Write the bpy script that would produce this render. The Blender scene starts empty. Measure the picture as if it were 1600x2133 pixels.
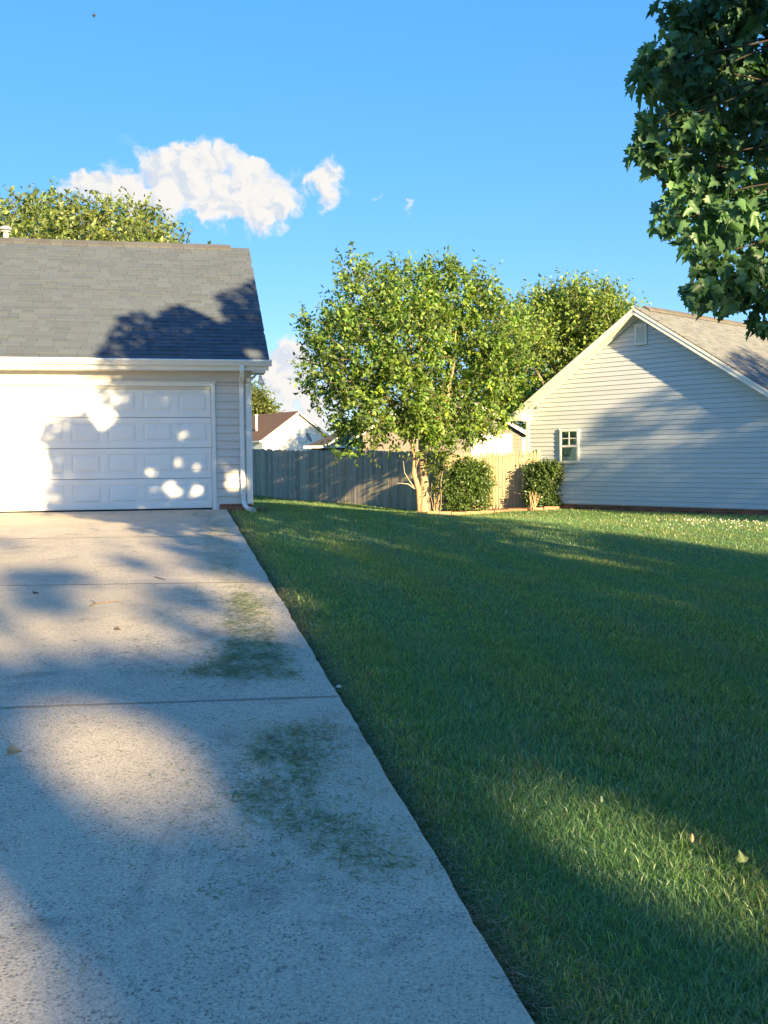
import bpy, math, random
import numpy as np
from mathutils import Vector, Matrix

random.seed(7)
RNG = np.random.default_rng(11)
SC = bpy.context.scene
COL = SC.collection

# ------------------------------------------------------------------ camera
F, CX, CY = 2157.0, 800.0, 1066.5
PITCH, ROLL = math.radians(2.853), math.radians(0.5)
CAM = np.array([0.0, 0.0, 1.617])
_f = np.array([0, math.cos(PITCH), -math.sin(PITCH)])
_r0 = np.array([1.0, 0, 0]); _u0 = np.array([0, math.sin(PITCH), math.cos(PITCH)])
_r = math.cos(ROLL)*_r0 - math.sin(ROLL)*_u0
_u = math.cos(ROLL)*_u0 + math.sin(ROLL)*_r0
cd = bpy.data.cameras.new('camera'); cam = bpy.data.objects.new('camera', cd); COL.objects.link(cam)
cd.sensor_fit = 'VERTICAL'; cd.sensor_height = 36.0; cd.lens = 36.0*F/2133.0
cd.clip_start = 0.05; cd.clip_end = 3000
cam.matrix_world = Matrix(((_r[0], _u[0], -_f[0], CAM[0]), (_r[1], _u[1], -_f[1], CAM[1]), (_r[2], _u[2], -_f[2], CAM[2]), (0, 0, 0, 1)))
SC.camera = cam

def at(u, v, Y):
    d = _f + (u-CX)/F*_r - (v-CY)/F*_u
    return CAM + d*(Y/d[1])
def dir_of(u, v):
    d = _f + (u-CX)/F*_r - (v-CY)/F*_u
    return d/np.linalg.norm(d)

# ------------------------------------------------------------------ sun, sky, exposure
SUN_EL, SUN_AZ = math.radians(12.5), math.radians(29.5)      # azimuth: from straight behind the camera towards the right
SD = np.array([math.sin(SUN_AZ)*math.cos(SUN_EL), -math.cos(SUN_AZ)*math.cos(SUN_EL), math.sin(SUN_EL)])
SP = np.array([math.cos(SUN_AZ), math.sin(SUN_AZ), 0])
SQ = np.array([-math.sin(SUN_AZ)*math.sin(SUN_EL), math.cos(SUN_AZ)*math.sin(SUN_EL), math.cos(SUN_EL)])
sl = bpy.data.lights.new('sun', 'SUN'); so = bpy.data.objects.new('sun', sl); COL.objects.link(so)
sl.energy = 4.3; sl.angle = math.radians(0.53); sl.color = (1.0, 0.75, 0.38)
so.rotation_euler = Vector(SD).to_track_quat('Z', 'Y').to_euler()
so.location = (10, -20, 30)

SKY_STRENGTH, EXPOSURE = 0.15, 2.25
W = bpy.data.worlds.new('World'); SC.world = W; W.use_nodes = True
nt = W.node_tree; nt.nodes.clear()
def N(tree, typ, **kw):
    n = tree.nodes.new(typ)
    for k, v in kw.items():
        setattr(n, k, v)
    return n
def math_node(tree, op, a, b=None, c=None, clamp=False):
    n = tree.nodes.new('ShaderNodeMath'); n.operation = op; n.use_clamp = clamp
    for i, x in enumerate((a, b, c)):
        if x is None: continue
        if isinstance(x, (int, float)): n.inputs[i].default_value = x
        else: tree.links.new(x, n.inputs[i])
    return n.outputs[0]
sky = N(nt, 'ShaderNodeTexSky', sky_type='NISHITA', sun_disc=False, sun_elevation=SUN_EL,
        sun_rotation=math.pi-SUN_AZ, altitude=200, air_density=0.7, dust_density=0.1, ozone_density=3.0)
hs = N(nt, 'ShaderNodeHueSaturation'); hs.inputs['Saturation'].default_value = 2.14; hs.inputs['Value'].default_value = 1.0
hs.inputs['Hue'].default_value = 0.512
gm = N(nt, 'ShaderNodeGamma'); gm.inputs[1].default_value = 0.36; nt.links.new(sky.outputs[0], gm.inputs[0])
nt.links.new(gm.outputs[0], hs.inputs['Color'])
geo = N(nt, 'ShaderNodeNewGeometry')
tc = N(nt, 'ShaderNodeTexCoord')
sep = N(nt, 'ShaderNodeSeparateXYZ'); nt.links.new(tc.outputs['Generated'], sep.inputs[0])
az = math_node(nt, 'ARCTAN2', sep.outputs[0], sep.outputs[1])
el = math_node(nt, 'ARCSINE', sep.outputs[2])
comb = N(nt, 'ShaderNodeCombineXYZ'); nt.links.new(az, comb.inputs[0]); nt.links.new(el, comb.inputs[1])
def noise(tree, vec, scale, detail=8, rough=0.55, dim='3D', lac=2.0):
    n = tree.nodes.new('ShaderNodeTexNoise'); n.noise_dimensions = dim
    n.inputs['Scale'].default_value = scale; n.inputs['Detail'].default_value = detail
    n.inputs['Roughness'].default_value = rough; n.inputs['Lacunarity'].default_value = lac
    if vec is not None: tree.links.new(vec, n.inputs['Vector'])
    return n
def warped(src, scale, detail, amp):
    n = noise(nt, src, scale, detail, 0.6)
    o_ = N(nt, 'ShaderNodeVectorMath', operation='SUBTRACT'); nt.links.new(n.outputs['Color'], o_.inputs[0]); o_.inputs[1].default_value = (.5, .5, .5)
    m_ = N(nt, 'ShaderNodeVectorMath', operation='MULTIPLY_ADD'); nt.links.new(o_.outputs[0], m_.inputs[0]); m_.inputs[1].default_value = (amp, amp*.8, 0); nt.links.new(src, m_.inputs[2])
    return m_.outputs[0]
w1 = warped(comb.outputs[0], 22, 4, .060)
w2 = warped(w1, 75, 5, .016)
wsep = N(nt, 'ShaderNodeSeparateXYZ'); nt.links.new(w2, wsep.inputs[0])
def azel(u, v):
    d = dir_of(u, v); return math.atan2(d[0], d[1]), math.asin(d[2])
# soft lobes of the fair-weather clouds: pixel centre, half width, half height, weight
CLOUDS = [(160, 392, 46, 24, 1.1), (215, 396, 56, 28, 1.15), (290, 408, 64, 32, 1.1), (325, 340, 48, 28, .95), (370, 350, 50, 40, .85), (395, 335, 50, 26, .8), (465, 325, 42, 18, .75), (395, 405, 90, 44, .95),
          (470, 415, 70, 42, .95), (535, 370, 48, 36, .9), (560, 415, 60, 44, .95), (520, 450, 70, 28, .75), (440, 455, 30, 16, .6), (692, 375, 26, 34, 1.0), (652, 374, 17, 12, .8), (684, 412, 22, 24, .7),
          (785, 408, 15, 6, .8), (857, 430, 9, 7, .56),
          (605, 730, 50, 32, .9), (590, 800, 70, 42, .9), (650, 840, 90, 50, .8), (565, 760, 40, 30, .6), (760, 720, 90, 50, .6), (640, 900, 160, 40, .6)]
acc = None
for (u, v, a, b, wgt) in CLOUDS:
    a0, e0 = azel(u, v)
    dx = math_node(nt, 'MULTIPLY', math_node(nt, 'SUBTRACT', wsep.outputs[0], a0), F/a)
    dy = math_node(nt, 'MULTIPLY', math_node(nt, 'SUBTRACT', wsep.outputs[1], e0), F/b)
    r2 = math_node(nt, 'ADD', math_node(nt, 'MULTIPLY', dx, dx), math_node(nt, 'MULTIPLY', dy, dy))
    m = math_node(nt, 'MULTIPLY', math_node(nt, 'EXPONENT', math_node(nt, 'MULTIPLY', r2, -0.8)), wgt)
    acc = m if acc is None else math_node(nt, 'ADD', acc, m)
def puffs(vec):
    big = N(nt, 'ShaderNodeTexVoronoi'); big.feature = 'SMOOTH_F1'; big.inputs['Scale'].default_value = 46; big.inputs['Smoothness'].default_value = .6; nt.links.new(vec, big.inputs['Vector'])
    fine = noise(nt, vec, 95, 5, .55)
    return math_node(nt, 'ADD', math_node(nt, 'MULTIPLY', math_node(nt, 'SUBTRACT', .42, big.outputs['Distance']), 1.25), math_node(nt, 'MULTIPLY', math_node(nt, 'SUBTRACT', fine.outputs[0], .5), 1.5))
pf = puffs(w1)
dens = math_node(nt, 'ADD', acc, pf)
mr = N(nt, 'ShaderNodeMapRange', interpolation_type='SMOOTHSTEP'); nt.links.new(dens, mr.inputs[0])
mr.inputs[1].default_value = 0.22; mr.inputs[2].default_value = 1.12
gate = N(nt, 'ShaderNodeMapRange', interpolation_type='SMOOTHSTEP'); nt.links.new(acc, gate.inputs[0])
gate.inputs[1].default_value = 0.10; gate.inputs[2].default_value = 0.42
cmask = math_node(nt, 'MULTIPLY', mr.outputs[0], gate.outputs[0], clamp=True)
# relief: compare the puffs with the same puffs a little further towards the sun side
sh_off = N(nt, 'ShaderNodeVectorMath', operation='ADD'); nt.links.new(w1, sh_off.inputs[0]); sh_off.inputs[1].default_value = (.006, .0065, 0)
rel = math_node(nt, 'SUBTRACT', pf, puffs(sh_off.outputs[0]))
shade = N(nt, 'ShaderNodeMapRange', interpolation_type='SMOOTHSTEP'); nt.links.new(rel, shade.inputs[0])
shade.inputs[1].default_value = -0.55; shade.inputs[2].default_value = 0.22
ccol = N(nt, 'ShaderNodeMix', data_type='RGBA'); nt.links.new(shade.outputs[0], ccol.inputs['Factor'])
CL = 0.97/SKY_STRENGTH/2**EXPOSURE
ccol.inputs['A'].default_value = (0.72*CL, 0.79*CL, 0.89*CL, 1); ccol.inputs['B'].default_value = (1.0*CL, 0.97*CL, 0.93*CL, 1)
cm = N(nt, 'ShaderNodeMix', data_type='RGBA'); nt.links.new(cmask, cm.inputs['Factor'])
nt.links.new(hs.outputs[0], cm.inputs['A']); nt.links.new(ccol.outputs['Result'], cm.inputs['B'])
bg = N(nt, 'ShaderNodeBackground'); bg.inputs[1].default_value = SKY_STRENGTH
nt.links.new(cm.outputs['Result'], bg.inputs[0])
wo = N(nt, 'ShaderNodeOutputWorld'); nt.links.new(bg.outputs[0], wo.inputs[0])

SC.view_settings.view_transform = 'Standard'; SC.view_settings.look = 'None'
SC.view_settings.exposure = EXPOSURE; SC.view_settings.gamma = 1.0; SC.view_settings.use_curve_mapping = False
SC.render.engine = 'CYCLES'
cy = SC.cycles
cy.max_bounces = 8; cy.diffuse_bounces = 6; cy.glossy_bounces = 2; cy.transmission_bounces = 4; cy.transparent_max_bounces = 8
cy.use_denoising = True
try: cy.denoiser = 'OPENIMAGEDENOISE'
except Exception: pass
cy.sample_clamp_indirect = 6.0

# ------------------------------------------------------------------ materials
def new_mat(name):
    m = bpy.data.materials.new(name); m.use_nodes = True
    t = m.node_tree; t.nodes.clear()
    return m, t, N(t, 'ShaderNodeOutputMaterial')
def mixrgb(t, fac, a, b, mode='MIX'):
    n = N(t, 'ShaderNodeMix', data_type='RGBA', blend_type=mode)
    for key, x in (('Factor', fac), ('A', a), ('B', b)):
        if isinstance(x, (int, float)): n.inputs[key].default_value = x
        elif isinstance(x, tuple): n.inputs[key].default_value = (*x, 1) if len(x) == 3 else x
        else: t.links.new(x, n.inputs[key])
    return n.outputs['Result']
def maprange(t, x, a, b, c=0.0, d=1.0, smooth=True):
    n = N(t, 'ShaderNodeMapRange', interpolation_type='SMOOTHSTEP' if smooth else 'LINEAR')
    t.links.new(x, n.inputs[0]); n.inputs[1].default_value = a; n.inputs[2].default_value = b
    n.inputs[3].default_value = c; n.inputs[4].default_value = d
    return n.outputs[0]
def coords(t, scale=(1, 1, 1)):
    g = N(t, 'ShaderNodeNewGeometry')
    mp = N(t, 'ShaderNodeMapping'); mp.inputs['Scale'].default_value = scale
    t.links.new(g.outputs['Position'], mp.inputs[0])
    return mp.outputs[0]
def principled(t, o, col, rough=0.6, spec=0.4, bump=None, bs=0.3, bd=0.01):
    p = N(t, 'ShaderNodeBsdfPrincipled'); p.inputs['Roughness'].default_value = rough
    p.inputs['Specular IOR Level'].default_value = spec
    if isinstance(col, tuple): p.inputs['Base Color'].default_value = (*col, 1)
    else: t.links.new(col, p.inputs['Base Color'])
    if bump is not None:
        b = N(t, 'ShaderNodeBump'); b.inputs['Strength'].default_value = bs; b.inputs['Distance'].default_value = bd
        t.links.new(bump, b.inputs['Height']); t.links.new(b.outputs[0], p.inputs['Normal'])
    t.links.new(p.outputs[0], o.inputs[0])
    return p
def painted(name, col, rough=0.5, dirt=0.12, dirtcol=(0.25, 0.22, 0.17), stretch=(1, 1, 1), vcol=False, spec=0.4):
    m, t, o = new_mat(name)
    n = noise(t, coords(t, stretch), 2.3, 6, 0.65)
    n2 = noise(t, coords(t), 40, 3, 0.6)
    base = mixrgb(t, maprange(t, n.outputs[0], 0.45, 0.8, 0, dirt), col, dirtcol)
    if vcol:
        a = N(t, 'ShaderNodeAttribute'); a.attribute_name = 'Col'
        base = mixrgb(t, 1.0, base, a.outputs['Color'], 'MULTIPLY')
    principled(t, o, base, rough, spec, n2.outputs[0], 0.08, 0.004)
    return m
def attr_mat(name, rough=0.8, grain=None, gamp=0.25, bs=0.3, bd=0.004, spec=0.25):
    """colour comes from the piece itself (attribute Col) with a fine grain"""
    m, t, o = new_mat(name)
    a = N(t, 'ShaderNodeAttribute'); a.attribute_name = 'Col'
    sc, st = grain if grain else (60, (1, 1, 1))
    n = noise(t, coords(t, st), sc, 5, 0.7)
    v = maprange(t, n.outputs[0], 0.3, 0.7, 1-gamp, 1+gamp, False)
    cv = N(t, 'ShaderNodeCombineXYZ')
    for i in range(3): t.links.new(v, cv.inputs[i])
    col = mixrgb(t, 1.0, a.outputs['Color'], cv.outputs[0], 'MULTIPLY')
    principled(t, o, col, rough, spec, n.outputs[0], bs, bd)
    return m
def leaf_mat(name, trans=0.46, gloss=0.03, rough=0.5, tint=(1.25, 1.35, 0.5)):
    m, t, o = new_mat(name)
    a = N(t, 'ShaderNodeAttribute'); a.attribute_name = 'Col'
    d = N(t, 'ShaderNodeBsdfDiffuse'); t.links.new(a.outputs['Color'], d.inputs[0])
    tr = N(t, 'ShaderNodeBsdfTranslucent')
    t.links.new(mixrgb(t, 1.0, a.outputs['Color'], tint, 'MULTIPLY'), tr.inputs[0])
    mx = N(t, 'ShaderNodeMixShader'); mx.inputs[0].default_value = trans
    t.links.new(d.outputs[0], mx.inputs[1]); t.links.new(tr.outputs[0], mx.inputs[2])
    g = N(t, 'ShaderNodeBsdfGlossy'); g.inputs['Roughness'].default_value = rough; g.inputs[0].default_value = (0.9, 0.95, 1, 1)
    mg = N(t, 'ShaderNodeMixShader'); mg.inputs[0].default_value = gloss
    t.links.new(mx.outputs[0], mg.inputs[1]); t.links.new(g.outputs[0], mg.inputs[2])
    t.links.new(mg.outputs[0], o.inputs[0])
    return m

M = {}
M['white_trim'] = painted('white_trim_paint', (0.78, 0.77, 0.74), 0.38, 0.10)
M['door_paint'] = painted('garage_door_paint', (0.80, 0.80, 0.79), 0.42, 0.07, stretch=(1, 1, .4))
M['siding_warm'] = painted('warm_white_vinyl', (0.62, 0.585, 0.545), 0.45, 0.10, stretch=(.5, .5, 3), vcol=True)
M['siding_grey'] = painted('pale_grey_vinyl', (0.56, 0.60, 0.65), 0.45, 0.10, stretch=(.4, .4, 3), vcol=True)
M['siding_taupe'] = painted('taupe_vinyl', (0.15, 0.135, 0.12), 0.6, 0.1)
M['soffit'] = painted('soffit_vinyl', (0.66, 0.62, 0.55), 0.55, 0.12)
M['white_wall'] = painted('white_wall_paint', (0.82, 0.81, 0.76), 0.5, 0.05)
M['shingle'] = attr_mat('asphalt_shingle', 0.92, (220, (1, 1, 1)), 0.3, 0.4, 0.003, 0.15)
M['wood'] = attr_mat('weathered_wood', 0.85, (9, (6, 6, 0.45)), 0.42, 0.5, 0.006, 0.15)
M['brick'] = attr_mat('red_brick', 0.9, (45, (1, 1, 1)), 0.3, 0.5, 0.004, 0.15)
M['mortar'] = painted('mortar', (0.30, 0.26, 0.22), 0.9, 0.3)
M['bark'] = attr_mat('pale_bark', 0.9, (14, (3, 3, 0.7)), 0.4, 0.7, 0.01, 0.15)
M['leaf'] = leaf_mat('tree_leaf')
M['shrub'] = leaf_mat('shrub_leaf', 0.28, 0.05, 0.40)
M['maple'] = leaf_mat('maple_leaf', 0.42, 0.03, 0.45, (1.2, 1.3, 0.5))
M['grass'] = leaf_mat('grass_blade', 0.55, 0.065, 0.48, (1.3, 1.3, 0.5))
M['metal'] = painted('galvanised_metal', (0.45, 0.44, 0.42), 0.45, 0.35)
M['lamp_grey'] = painted('lamp_grey_metal', (0.50, 0.50, 0.48), 0.5, 0.2)
M['rubber'] = painted('black_rubber', (0.02, 0.02, 0.02), 0.7, 0.1)
M['curtain'] = painted('pale_curtain', (0.70, 0.67, 0.65), 0.9, 0.1)
M['dark_room'] = painted('dark_interior', (0.44, 0.49, 0.45), 0.9, 0.1)
M['dish'] = painted('satellite_dish_grey', (0.20, 0.20, 0.20), 0.5, 0.2)
M['petal'] = painted('clover_petal', (0.75, 0.70, 0.64), 0.8, 0.1)
M['bird'] = painted('dark_feathers', (0.03, 0.035, 0.05), 0.8, 0.1)
m, t, o = new_mat('window_glass')
gl = N(t, 'ShaderNodeBsdfGlossy'); gl.inputs['Roughness'].default_value = 0.03; gl.inputs[0].default_value = (0.9, 0.95, 0.92, 1)
tp = N(t, 'ShaderNodeBsdfTransparent'); tp.inputs[0].default_value = (0.80, 0.86, 0.82, 1)
lw = N(t, 'ShaderNodeFresnel'); lw.inputs[0].default_value = 1.5
ms = N(t, 'ShaderNodeMixShader'); t.links.new(lw.outputs[0], ms.inputs[0]); t.links.new(tp.outputs[0], ms.inputs[1]); t.links.new(gl.outputs[0], ms.inputs[2])
t.links.new(ms.outputs[0], o.inputs[0]); M['glass'] = m
# soil under the lawn
m, t, o = new_mat('lawn_soil')
n1 = noise(t, coords(t), 1.1, 6, 0.6); n2 = noise(t, coords(t), 55, 5, 0.75)
c = mixrgb(t, maprange(t, n2.outputs[0], 0.35, 0.68), (0.085, 0.135, 0.055), (0.15, 0.20, 0.085))
c = mixrgb(t, maprange(t, n1.outputs[0], 0.4, 0.7, 0, 0.5), c, (0.12, 0.19, 0.06))
principled(t, o, c, 0.95, 0.1, n2.outputs[0], 0.6, 0.02); M['soil'] = m
m, t, o = new_mat('red_clay')
n1 = noise(t, coords(t), 18, 6, 0.7)
c = mixrgb(t, maprange(t, n1.outputs[0], 0.35, 0.7), (0.28, 0.11, 0.055), (0.42, 0.20, 0.11))
principled(t, o, c, 0.95, 0.1, n1.outputs[0], 0.6, 0.02); M['clay'] = m
# old concrete: pale paste, dark voids, soft stains
m, t, o = new_mat('weathered_concrete')
P_ = coords(t)
nb = noise(t, P_, 0.75, 5, 0.6); nm = noise(t, P_, 5.0, 6, 0.65); nf = noise(t, P_, 150, 4, 0.7); ng = noise(t, P_, 38, 4, 0.7)
c = mixrgb(t, maprange(t, nb.outputs[0], 0.35, 0.68), (0.60, 0.515, 0.41), (0.70, 0.605, 0.48))
c = mixrgb(t, maprange(t, nm.outputs[0], 0.50, 0.78, 0, 0.5), c, (0.33, 0.28, 0.245))
c = mixrgb(t, maprange(t, nf.outputs[0], 0.42, 0.70, 0, 0.45), c, (0.66, 0.61, 0.54))
vw = N(t, 'ShaderNodeVectorMath', operation='MULTIPLY_ADD'); t.links.new(ng.outputs['Color'], vw.inputs[0]); vw.inputs[1].default_value = (0.022, 0.022, 0.022); t.links.new(P_, vw.inputs[2])
pit = None
for sc_, mx_ in ((58, .50), (105, .56), (190, .5)):
    vo = N(t, 'ShaderNodeTexVoronoi'); vo.inputs['Scale'].default_value = sc_; t.links.new(vw.outputs[0], vo.inputs['Vector']); vo.inputs['Randomness'].default_value = 1.0
    cellr = N(t, 'ShaderNodeSeparateColor'); t.links.new(vo.outputs['Color'], cellr.inputs[0])
    pit_r = math_node(t, 'MULTIPLY', math_node(t, 'POWER', cellr.outputs[0], 1.6), mx_)
    pk = maprange(t, math_node(t, 'SUBTRACT', vo.outputs['Distance'], pit_r), -0.16, 0.06, 1, 0)
    pit = pk if pit is None else math_node(t, 'MAXIMUM', pit, pk)
pit = math_node(t, 'MULTIPLY', pit, maprange(t, nm.outputs[0], 0.25, 0.62, 0.35, 1.0))
grit = noise(t, vw.outputs[0], 85, 3, 0.75)
c = mixrgb(t, maprange(t, grit.outputs[0], 0.43, 0.60, 0.46, 0), c, (0.25, 0.23, 0.20))
c = mixrgb(t, math_node(t, 'MULTIPLY', pit, 0.68), c, (0.075, 0.074, 0.075))
blot = noise(t, P_, 1.9, 4, 0.7)
c = mixrgb(t, maprange(t, blot.outputs[0], 0.54, 0.72, 0, 0.5), c, (0.20, 0.19, 0.175))
strk = noise(t, coords(t, (3.2, .55, 1)), 1.6, 5, 0.7)
c = mixrgb(t, maprange(t, strk.outputs[0], 0.56, 0.76, 0, 0.45), c, (0.22, 0.205, 0.19))
warm = noise(t, P_, 0.33, 3, 0.5)
c = mixrgb(t, maprange(t, warm.outputs[0], 0.45, 0.62, 0, 0.35), c, (0.50, 0.41, 0.29))
hgt = math_node(t, 'SUBTRACT', math_node(t, 'MULTIPLY', nf.outputs[0], 0.4), pit)
principled(t, o, c, 0.88, 0.25, hgt, 0.5, 0.006); M['concrete'] = m

# ------------------------------------------------------------------ mesh helpers
def link(o, parent=None):
    COL.objects.link(o)
    if parent is not None: o.parent = parent
    return o
def wloc(o):
    v = Vector((0, 0, 0))
    while o is not None:
        v = v + o.location; o = o.parent
    return np.array(v)
def tag(o, label=None, cat=None, group=None, kind=None):
    if label: o['label'] = label
    if cat: o['category'] = cat
    if group: o['group'] = group
    if kind: o['kind'] = kind
    return o
def thing(name, loc, label, cat, group=None):
    o = bpy.data.objects.new(name, None); o.location = tuple(loc); o.empty_display_size = 0.2
    link(o); return tag(o, label, cat, group)
def np_mesh(name, V, faces_flat, loop_tot, col=None, smooth=False):
    me = bpy.data.meshes.new(name)
    V = np.ascontiguousarray(V, dtype=np.float32); ff = np.ascontiguousarray(faces_flat, dtype=np.int32); lt = np.ascontiguousarray(loop_tot, dtype=np.int32)
    me.vertices.add(len(V)); me.vertices.foreach_set('co', V.ravel())
    me.loops.add(len(ff)); me.loops.foreach_set('vertex_index', ff)
    me.polygons.add(len(lt)); ls = np.zeros(len(lt), np.int32); ls[1:] = np.cumsum(lt)[:-1]
    me.polygons.foreach_set('loop_start', ls)
    try: me.polygons.foreach_set('loop_total', lt)
    except Exception: pass
    if smooth: me.polygons.foreach_set('use_smooth', np.ones(len(lt), bool))
    if col is not None:
        at_ = me.color_attributes.new('Col', 'FLOAT_COLOR', 'POINT')
        c4 = np.ones((len(V), 4), np.float32); c4[:, :3] = col; at_.data.foreach_set('color', c4.ravel())
    me.update(calc_edges=True); me.validate()
    return me
class MB:
    def __init__(s): s.v = []; s.f = []; s.c = []; s.col = (1, 1, 1)
    def add(s, vs, fs, col=None):
        b = len(s.v); s.v += [tuple(map(float, p)) for p in vs]; s.f += [tuple(b+i for i in f) for f in fs]
        s.c += [col or s.col]*len(vs)
    def box(s, o, ax, ay, az, col=None):
        """o = corner, three edge vectors"""
        o, ax, ay, az = map(np.asarray, (o, ax, ay, az))
        vs = [o, o+ax, o+ax+ay, o+ay, o+az, o+ax+az, o+ax+ay+az, o+ay+az]
        fs = [(0, 3, 2, 1), (4, 5, 6, 7), (0, 1, 5, 4), (1, 2, 6, 5), (2, 3, 7, 6), (3, 0, 4, 7)]
        if np.dot(np.cross(ax, ay), az) < 0: fs = [tuple(reversed(f)) for f in fs]
        s.add(vs, fs, col)
    def prism(s, poly, ext, col=None):
        poly = [np.asarray(p, float) for p in poly]; ext = np.asarray(ext, float); k = len(poly)
        nrm = sum((np.cross(poly[i], poly[(i+1) % k]) for i in range(k)), np.zeros(3))
        if np.dot(nrm, ext) > 0: poly = poly[::-1]
        vs = poly + [p+ext for p in poly]
        fs = [tuple(range(k)), tuple(reversed(range(k, 2*k)))] + [(i, i+k, (i+1) % k+k, (i+1) % k) for i in range(k)]
        s.add(vs, fs, col)
    def tube(s, pts, rad, n=8, col=None, cap=True):
        pts = [np.asarray(p, float) for p in pts]; k = len(pts)
        rad = [rad]*k if isinstance(rad, (int, float)) else rad
        rings = []; prev = None
        for i in range(k):
            d = pts[min(i+1, k-1)]-pts[max(i-1, 0)]; d = d/(np.linalg.norm(d)+1e-9)
            a = np.cross(d, (0, 0, 1) if abs(d[2]) < .9 else (1, 0, 0)) if prev is None else prev-d*np.dot(prev, d)
            a = a/(np.linalg.norm(a)+1e-9); b = np.cross(d, a); prev = a
            rings.append([pts[i]+rad[i]*(math.cos(2*math.pi*j/n)*a+math.sin(2*math.pi*j/n)*b) for j in range(n)])
        vs = [p for r in rings for p in r]
        fs = [(i*n+j, i*n+(j+1) % n, (i+1)*n+(j+1) % n, (i+1)*n+j) for i in range(k-1) for j in range(n)]
        if cap: fs += [tuple(reversed(range(n))), tuple((k-1)*n+j for j in range(n))]
        s.add(vs, fs, col)
    def build(s, name, mat, parent=None, smooth=False, label=None, kind=None, bevel=0, seg=2):
        off_ = wloc(parent) if parent is not None else np.zeros(3)
        me = bpy.data.meshes.new(name); me.from_pydata([tuple(np.array(p)-off_) for p in s.v], [], s.f)
        ca = me.color_attributes.new('Col', 'FLOAT_COLOR', 'POINT')
        c4 = np.ones((len(s.v), 4), np.float32); c4[:, :3] = np.array(s.c); ca.data.foreach_set('color', c4.ravel())
        if smooth: me.polygons.foreach_set('use_smooth', [True]*len(me.polygons))
        me.materials.append(mat); me.update()
        o = bpy.data.objects.new(name, me); link(o, parent)
        if bevel:
            bm = o.modifiers.new('bevel', 'BEVEL'); bm.width = bevel; bm.segments = seg; bm.limit_method = 'ANGLE'
        return tag(o, label, None, None, kind)
def np_obj(name, me, mat, parent=None, kind=None, loc=None):
    me.materials.append(mat); o = bpy.data.objects.new(name, me); link(o, parent)
    if loc is not None: o.location = tuple(loc)
    return tag(o, None, None, None, kind)
def jit(c, a, rng=random):
    k = 1+rng.uniform(-a, a); return tuple(max(0.0, x*k*(1+rng.uniform(-a*.3, a*.3))) for x in c)

# ------------------------------------------------------------------ terrain
GW = np.array([math.sin(math.radians(78.5)), math.cos(math.radians(78.5)), 0])     # along the garage front, to the right
GB = np.array([-GW[1], GW[0], 0])                                                   # away from the camera, square to the front
UP = np.array([0, 0, 1.0])
T0 = 18.655                                                                         # garage front wall
SLOPE = 0.0416
def G(s, t, z=0.0): return s*GW + t*GB + np.array([0, 0, z])
EDGE = 0.93
ctrl = []
for tt in (-6, -3, 0, 2, 4, 6, 8, 10, 12, 14, 16, 18):
    for s_ in (-8, -4, -1, EDGE, EDGE+.3):
        p = G(s_, tt); ctrl.append((p[0], p[1], SLOPE*tt-(0.02 if s_ > EDGE-.1 else 0)))
for s_, tt, z in ((1.7, 18.6, .69), (1.4, 22, .70), (0.6, 27, .62), (-4, 22, .76), (-5, 28, .7)):
    p = G(s_, tt); ctrl.append((p[0], p[1], z))
ctrl += [(-5.63, 40.5, .37), (-3.15, 37, .24), (-.65, 33.5, .18), (1.15, 31, .085), (1.76, 30.3, .075), (2.58, 30, .106), (3.56, 29.5, .19), (4.47, 29.08, .28),
         (1.14, 28.8, .15), (1.16, 27.7, .15), (1.8, 27.7, .09), (2.57, 27.7, .118), (3.34, 27.7, .19), (4.69, 27.7, .25), (5.03, 28.49, .21), (6.69, 26.7, .234),
         (9.0, 24.2, .247), (12, 21, .25), (4.73, 12.7, .13), (2.3, 12.46, .25), (.98, 26.4, .15), (1.0, 2.7, .09), (1.86, 5, .12), (5, 5, .03), (8, 10, .08), (9, 18, .2),
         (-1, 22, .58), (0, 20, .58), (-1.2, 26, .40), (0, 0, .0), (3, -4, -.05), (10, -4, 0), (14, 8, .1), (16, 25, .3), (8, 35, .25), (4, 42, .2), (-8, 50, .35), (6, 55, .2), (-14, 40, .5), (18, 45, .3)]
CT = np.array(ctrl)
def _tps(r2): return np.where(r2 > 1e-9, 0.5*r2*np.log(r2+1e-12), 0)
def _fit():
    X = CT[:, :2]; n_ = len(X)
    K = _tps(((X[:, None]-X[None])**2).sum(-1)) + np.eye(n_)*0.6
    Pm = np.hstack([np.ones((n_, 1)), X]); A_ = np.zeros((n_+3, n_+3)); A_[:n_, :n_] = K; A_[:n_, n_:] = Pm; A_[n_:, :n_] = Pm.T
    return np.linalg.solve(A_, np.concatenate([CT[:, 2], np.zeros(3)]))
TW = _fit()
def hgt0(x, y):
    x = np.asarray(x, float); y = np.asarray(y, float); sh = x.shape; q = np.stack([x.ravel(), y.ravel()], 1)
    out = np.empty(len(q))
    for i in range(0, len(q), 20000):
        b = q[i:i+20000]
        out[i:i+20000] = _tps(((b[:, None]-CT[None, :, :2])**2).sum(-1))@TW[:-3] + TW[-3] + b@TW[-2:]
    d = np.hypot(q[:, 0], q[:, 1]-15); k = np.clip((d-36)/30, 0, 1); k = k*k*(3-2*k)
    return (out*(1-k)+0.25*k).reshape(sh)
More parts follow.
